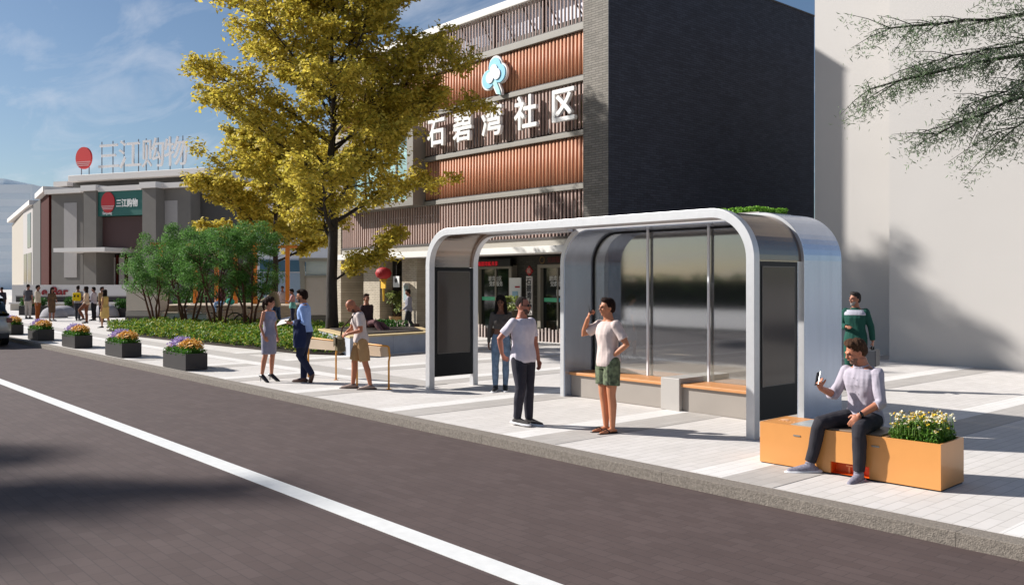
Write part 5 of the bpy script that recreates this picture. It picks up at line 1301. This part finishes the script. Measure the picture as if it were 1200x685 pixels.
# tree at the right edge: its trunk stands outside the picture, its feathery boughs reach in
feather = leaf_mat('feather_leaf', ['76806a', '8a947a', '6c8a5c', '9aa08c', '5e8050'], trans=.5)
t = thing('feathery_tree', 'tree with drooping feathery grey-green boughs reaching in at the top right', 'tree', (-1.5, 11.6, 0))
MB().tube([(0, 0, 0), (.03, 0, 1.5), (-.05, .05, 3.2), (-.1, 0, 5.2), (0, 0, 7)], [.2, .16, .14, .1, .03], 12).build('trunk', bark_d, t, True)
b = MB(); P = []; rr = random.Random(4); rng = np.random.default_rng(44)
def bough(pts, rad, tw):
    pts = [Vector(p) for p in pts]
    fine = []
    for i in range(len(pts)-1):
        for j in range(5): fine.append(pts[i].lerp(pts[i+1], j/5)+Vector((rr.gauss(0, .012), rr.gauss(0, .012), rr.gauss(0, .012))))
    fine.append(pts[-1])
    b.tube(fine, [rad*(1-.86*i/len(fine))+.002 for i in range(len(fine))], 7)
    for i in range(4, len(fine)):
        for _ in range(tw):
            d_ = (fine[i]-fine[i-1]).normalized()
            e = fine[i]+(d_*rr.uniform(.15, .4)+Vector((rr.gauss(0, .16), rr.gauss(0, .16), rr.gauss(-.02, .12))))
            b.tube([fine[i], fine[i].lerp(e, .5)+Vector((0, 0, .02)), e], [.006, .004, .0015], 4)
            for _q in range(105):
                f = rr.random(); p = fine[i].lerp(e, f); P.append((p.x+rr.gauss(0, .055), p.y+rr.gauss(0, .055), p.z-abs(rr.gauss(0, .09))))
for pts, rad in ((((-.08, 0, 4.6), (-1.0, -1.0, 4.75), (-1.9, -1.9, 4.50), (-2.75, -2.75, 4.42)), .05), (((-.08, 0, 4.3), (-.9, -.95, 4.45), (-1.8, -1.85, 4.15), (-2.9, -2.9, 3.80)), .05),
                 (((-.06, 0, 4.0), (-.9, -.9, 4.02), (-1.6, -1.65, 3.82), (-2.4, -2.5, 3.32)), .045), (((-1.0, -1.0, 4.22), (-1.6, -1.5, 4.0), (-2.2, -2.2, 3.64)), .022),
                 (((-.08, 0, 5.0), (-1.0, -1.1, 5.0), (-1.8, -2.0, 4.8)), .04), (((-1.2, -1.25, 4.4), (-1.9, -2.0, 4.2), (-2.6, -2.5, 4.05)), .018), (((-.9, -.95, 4.02), (-1.4, -1.5, 3.7), (-2.0, -2.0, 3.35)), .018)):
    bough([(q_[0], q_[1], q_[2]+.16) for q_ in pts], rad*.78, 3)
b.build('branches', bark_d, t, True)
P = np.array(P); leaf_cloud('crown', P, rng.normal(0, 1, (len(P), 3)), rng.uniform(.03, .07, len(P)), feather, t, aspect=.16, rng=rng)
# tree on the opposite pavement, outside the picture: it throws the dappled shade on the road
tree('street_tree', 'tall street tree on the far pavement, its shade falling on the road', (-31.4, -11.8, 0), 17.5, .22, lambda z, az: max(.5, 2.6-.33*abs(z-15)), 16, 9.5, green, .18, 3, 12, bark=bark_d)

# unseen hedge added across the street to mirror a dark band in the shelter glass
t = thing('reflection_hedge', 'long unseen hedge added across the street for its dark reflection in the glass', 'hedge', (-30, -32, 0))
rng = np.random.default_rng(77); n = 9000
leaf_cloud('foliage', np.stack([rng.uniform(-60, 60, n), rng.normal(0, .5, n), 2.5*rng.random(n)**.8], 1), rng.normal(0, 1, (n, 3)), rng.uniform(.3, .6, n), hedge_leaf, t, rng=rng)
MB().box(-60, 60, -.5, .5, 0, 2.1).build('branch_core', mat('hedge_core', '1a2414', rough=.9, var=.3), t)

# ------------------------------------------------------------------ bicycles and riders
tyre = mat('tyre', '16161a', rough=.8); chrome = mat('chrome', 'a8a8ac', rough=.25, metal=1.)
def bicycle(label, loc, rz, col, hx):
    t = thing('bicycle', label, 'bicycle', loc, rz, 'parked and ridden bicycles')
    fm = mat('bike_'+col, hx, rough=.35, coat=.3)
    for xw in (-.52, .52):
        b = MB(); b.tube([(xw+.325*math.cos(2*math.pi*k/28), 0, .34+.325*math.sin(2*math.pi*k/28)) for k in range(29)], .019, 7); wh = b.build('wheel', tyre, t, True)
        b = MB(); b.tube([(xw+.30*math.cos(2*math.pi*k/28), 0, .34+.30*math.sin(2*math.pi*k/28)) for k in range(29)], .009, 5)
        for k in range(14): b.tube([(xw, .02*(-1)**k, .34), (xw+.3*math.cos(2*math.pi*k/14), 0, .34+.3*math.sin(2*math.pi*k/14))], .0025, 4)
        b.tube([(xw, -.04, .34), (xw, .04, .34)], .022, 8); b.build('rim', chrome, wh)
    b = MB(); S_, BB, HD = Vector((-.17, 0, .82)), Vector((-.08, 0, .32)), Vector((.38, 0, .80))
    for a, c_ in ((S_, BB), (S_+Vector((.02, 0, -.06)), HD), (BB, HD-Vector((-.03, 0, .12))), ((-.52, 0, .34), BB), ((-.52, 0, .34), S_-Vector((0, 0, .08))), (HD+Vector((-.02, 0, .1)), Vector((.52, 0, .34)))): b.tube([a, c_], .018, 8)
    b.build('frame', fm, t, True)
    b = MB(); b.tube([HD+Vector((-.02, 0, .1)), (.34, 0, .98)], .013, 7); b.tube([(.24, -.28, 1.0), (.33, -.2, 1.0), (.35, 0, .99), (.33, .2, 1.0), (.24, .28, 1.0)], .013, 7); b.build('handlebar', chrome, t, True)
    b = MB(); b.ell((-.20, 0, .93), (.13, .075, .035)); b.tube([S_, (-.19, 0, .91)], .014, 6); b.build('saddle', tyre, t, True)
    b = MB(); b.tube([(BB+Vector((0, -.06, 0))), BB+Vector((.1, -.07, -.13)), BB+Vector((.1, -.15, -.13))], .011, 6); b.tube([(BB+Vector((0, .06, 0))), BB+Vector((-.1, .07, .13)), BB+Vector((-.1, .15, .13))], .011, 6); b.build('pedals', tyre, t, True)
    return t
p = plan(261, 38.2); bicycle('bicycle with a brown frame behind the shrubs, left of the leaning man', p, CAMROT+8, 'brown', '7a5a30')
p = plan(222, 39.3); bicycle('dark bicycle standing by the white bench blocks', p, CAMROT+60, 'dark', '26282c')
p = plan(299, 36.6); bicycle('orange-framed bicycle held by the man in the beige jacket', p, CAMROT+14, 'orange', 'b06a28')
q = plan(324, 37.4)
person('man in a beige jacket and blue jeans leaning over his bicycle', (q.x, q.y, 0), 222, None, 1.9, False, 'rider', '9a6a52', lean=(13, 0), head=(0, -8, 0), vox=.013,
       armL=((.1, -.75, -.7), (0, -.9, -.4), (0, -.9, -.2), (0, 0, -1)), armR=((-.1, -.75, -.7), (0, -.9, -.4), (0, -.9, -.2), (0, 0, -1)),
       legL=((.05, -.3, -1), (0, .1, -1)), legR=((-.1, .1, -1), (0, .2, -1)), hair=dict(style='short', col='2a1c14'),
       outfit=dict(items=[it('shirt', cloth('beige_jacket', '9a8a74'), name='jacket', sleeve=2, hem=-.06, infl=.03), it('trousers', cloth('blue_jeans', '3a4a68'), name='jeans'), it('shoes', mat('black_shoe', '19181a', rough=.5))]))
q = plan(343, 39.5)
person('person in a pink and turquoise top just left of the man in blue', (q.x, q.y, 0), 240, None, 1.68, True, 'pink', '8a5a48', head=(0, 15, 0), vox=.014, armL=((.1, -.4, -.8), (-.3, -.8, .2), (0, -.8, .2), (0, 0, 1)),
       hair=dict(style='short', col='1d1512'), outfit=dict(items=[it('shirt', cloth('pink_top', 'a87a78'), name='top', sleeve=1.5, hem=.2, infl=.02), it('shirt', cloth('turquoise', '6aa09a'), name='lower_top', sleeve=0, hem=-.1, top=.2, infl=.03), it('trousers', cloth('navy', '20263c')), it('shoes', mat('black_shoe', '19181a', rough=.5))]))
q = plan(331, 47)
person('man in a pale grey shirt standing farther back beside the free-standing orange post', (q.x, q.y, 0), 330, None, 1.76, False, 'grey', '8a5a48', vox=.015, hair=dict(style='short', col='2a1c14'), outfit=dict(items=[it('shirt', cloth('f6', 'a8a0a6'), sleeve=1.5, hem=-.05), it('trousers', blk), it('shoes', mat('black_shoe', '19181a', rough=.5))]))
q = plan(259, 43.3)
person('person in a plum top and pale jeans sitting on the timber platform', (q.x, q.y, 0), -41, None, 1.72, True, 'platform', '8a5a48', pelvis=.98, vox=.014, lean=(6, 0), legL=((.12, -1, -.05), (0, .05, -1)), legR=((-.12, -1, -.05), (0, -.05, -1)), hair=dict(style='long', col='2a1c14'),
       armL=((.3, -.3, -1), (-.2, -.6, -.5), (0, -.6, -.5), (0, 0, -1)), armR=((-.3, -.3, -1), (.2, -.6, -.5), (0, -.6, -.5), (0, 0, -1)),
       outfit=dict(items=[it('shirt', cloth('plum', '6a4048'), sleeve=1.5, hem=-.04), it('trousers', cloth('pale_jeans', '7a94b4'), name='jeans'), it('shoes', mat('black_shoe', '19181a', rough=.5))]))
q = plan(268, 42.6); t = thing('teal_bag', 'teal bag standing on the timber platform beside the seated person', 'bag', (q.x, q.y, .0), CAMROT)
t.location = plan(270, 43.7)+Vector((0, 0, .862))
b = MB(); b.ell((0, 0, .16), (.22, .11, .16)); b.build('bag_body', cloth('teal', '2f8a7c'), t, True); b = MB(); b.tube([(-.1, 0, .28), (-.06, 0, .42), (.06, 0, .42), (.1, 0, .28)], .012, 6); b.build('bag_handle', tyre, t, True)

# ------------------------------------------------------------------ car at the left edge
car = thing('parked_car', 'pale silver car parked at the left edge, only its rear in view', 'car', (-32.75, 5.95, -.115), 180)
cp = mat('silver_paint', 'b2b0ac', rough=.28, metal=.3, coat=.6, var=.02)
def car_body(sec):
    b = MB(); rs3 = []
    for (xx, zl, zh, hw, top) in sec:
        rs3.append([Vector((xx, y_*hw, z_)) for y_, z_ in ((-.86, zl), (-1, zl+.12), (-1, zl+(zh-zl)*.55), (-.95, zh-.04), (-.8*top, zh), (.8*top, zh), (.95, zh-.04), (1, zl+(zh-zl)*.55), (1, zl+.12), (.86, zl))])
    return b.rings(rs3)
car_body([(0, .42, .78, .80, 1), (.06, .30, .98, .88, 1), (.5, .22, 1.02, .91, 1), (1.6, .2, 1.02, .92, 1), (3.0, .2, 1.0, .92, 1), (3.9, .22, .92, .90, 1), (4.35, .28, .80, .84, 1), (4.45, .36, .68, .76, 1)]).build('body', cp, car, True, bevel=.02)
car_body([(.16, .96, 1.02, .84, 1), (.42, .96, 1.44, .78, .9), (1.0, .96, 1.56, .76, .9), (2.0, .96, 1.57, .75, .9), (2.7, .96, 1.40, .75, .9), (3.3, .96, 1.01, .80, 1)]).build('cabin_glass', mat('car_glass', '14171a', rough=.05, spec=.9), car, True)
car_body([(.45, 1.46, 1.50, .72, .9), (1.0, 1.55, 1.60, .73, .9), (2.0, 1.56, 1.61, .72, .9), (2.55, 1.46, 1.50, .70, .9)]).build('roof', cp, car, True)
MB().box(-.03, .3, -.80, .80, .26, .44).build('bumper', mat('bumper_grey', '3a3a3c', rough=.6), car, bevel=.03)
for s in (-1, 1): MB().box(-.0, .12, s*.80-.10, s*.80+.07, .78, .93).build('tail_light', mat('tail_red', '6a1014', rough=.2, coat=.5), car, bevel=.02)
MB().box(.015, .05, -.26, .26, .62, .74).build('number_plate', mat('plate_blue', '30509a', rough=.5), car)
for xw in (.85, 3.6):
    for s in (-1, 1):
        b = MB(); b.tube([(xw, s*.70, .335), (xw, s*.915, .335)], .335, 26); wh = b.build('wheel', tyre, car)
        b = MB(); b.tube([(xw, s*.905, .335), (xw, s*.925, .335)], .21, 20); b.build('hubcap', chrome, wh)

# ------------------------------------------------------------------ sky, sun, camera
EL, AZ = R(33), math.atan2(-.54, -.84)          # the sun stands to the left, a little behind the camera's left shoulder
sd = Vector((math.cos(EL)*math.cos(AZ), math.cos(EL)*math.sin(AZ), math.sin(EL)))
wd = bpy.data.worlds.new('World'); S.world = wd; wd.use_nodes = True
nt = wd.node_tree; bgn = nt.nodes['Background']; bgn.inputs['Strength'].default_value = .058
sky = nt.nodes.new('ShaderNodeTexSky'); sky.sky_type = 'NISHITA'; sky.sun_disc = False; sky.sun_elevation = EL; sky.sun_rotation = math.pi/2-AZ
sky.air_density = 1.; sky.dust_density = .6; sky.ozone_density = 3.6
tc = nt.nodes.new('ShaderNodeTexCoord'); sp = nt.nodes.new('ShaderNodeSeparateXYZ'); nt.links.new(tc.outputs['Generated'], sp.inputs[0])
def mnode(op, a, b_):
    n_ = nt.nodes.new('ShaderNodeMath'); n_.operation = op
    for i, v in enumerate((a, b_)):
        if isinstance(v, (int, float)): n_.inputs[i].default_value = v
        else: nt.links.new(v, n_.inputs[i])
    return n_.outputs[0]
zc = mnode('ADD', mnode('MAXIMUM', sp.outputs[2], 0.), .12)
cb2 = nt.nodes.new('ShaderNodeCombineXYZ'); nt.links.new(mnode('DIVIDE', sp.outputs[0], zc), cb2.inputs[0]); nt.links.new(mnode('DIVIDE', sp.outputs[1], zc), cb2.inputs[1])
mp = nt.nodes.new('ShaderNodeMapping'); mp.inputs['Rotation'].default_value = (0, 0, R(35)); mp.inputs['Scale'].default_value = (.75, 2.3, 1); nt.links.new(cb2.outputs[0], mp.inputs[0])
nz = nt.nodes.new('ShaderNodeTexNoise'); nz.inputs['Scale'].default_value = 1.5; nz.inputs['Detail'].default_value = 9; nz.inputs['Roughness'].default_value = .6; nz.inputs['Distortion'].default_value = .6; nt.links.new(mp.outputs[0], nz.inputs['Vector'])
cr_ = nt.nodes.new('ShaderNodeMapRange'); cr_.inputs['From Min'].default_value = .49; cr_.inputs['From Max'].default_value = .78; cr_.inputs['To Max'].default_value = .6; nt.links.new(nz.outputs['Fac'], cr_.inputs['Value'])
mxs = nt.nodes.new('ShaderNodeMix'); mxs.data_type = 'RGBA'; nt.links.new(cr_.outputs[0], mxs.inputs['Factor']); nt.links.new(sky.outputs[0], mxs.inputs[6]); mxs.inputs[7].default_value = (8.5, 8.8, 9.6, 1)
nt.links.new(mxs.outputs[2], bgn.inputs['Color'])
sl = bpy.data.lights.new('sun', 'SUN'); sl.energy = 5.0; sl.angle = R(1.1); sl.color = (1, .97, .925)
so = bpy.data.objects.new('sun', sl); C.objects.link(so); so.rotation_euler = sd.to_track_quat('Z', 'Y').to_euler(); so.location = sd*60
cam = bpy.data.cameras.new('camera'); cam.sensor_width = 36; cam.lens = 1039/1200*36; cam.clip_end = 6000; cam.clip_start = .05
cam.shift_y = -12.5/1200
co = bpy.data.objects.new('camera', cam); C.objects.link(co); co.location = (0, 0, 2.0)
co.rotation_euler = Vector((-.7523, .6588, 0)).to_track_quat('-Z', 'Y').to_euler()
S.camera = co
S.view_settings.view_transform = 'Standard'; S.view_settings.look = 'None'; S.view_settings.gamma = 1; S.view_settings.use_curve_mapping = False
S.view_settings.exposure = 0.62
S.cycles.max_bounces = 8; S.cycles.transparent_max_bounces = 12
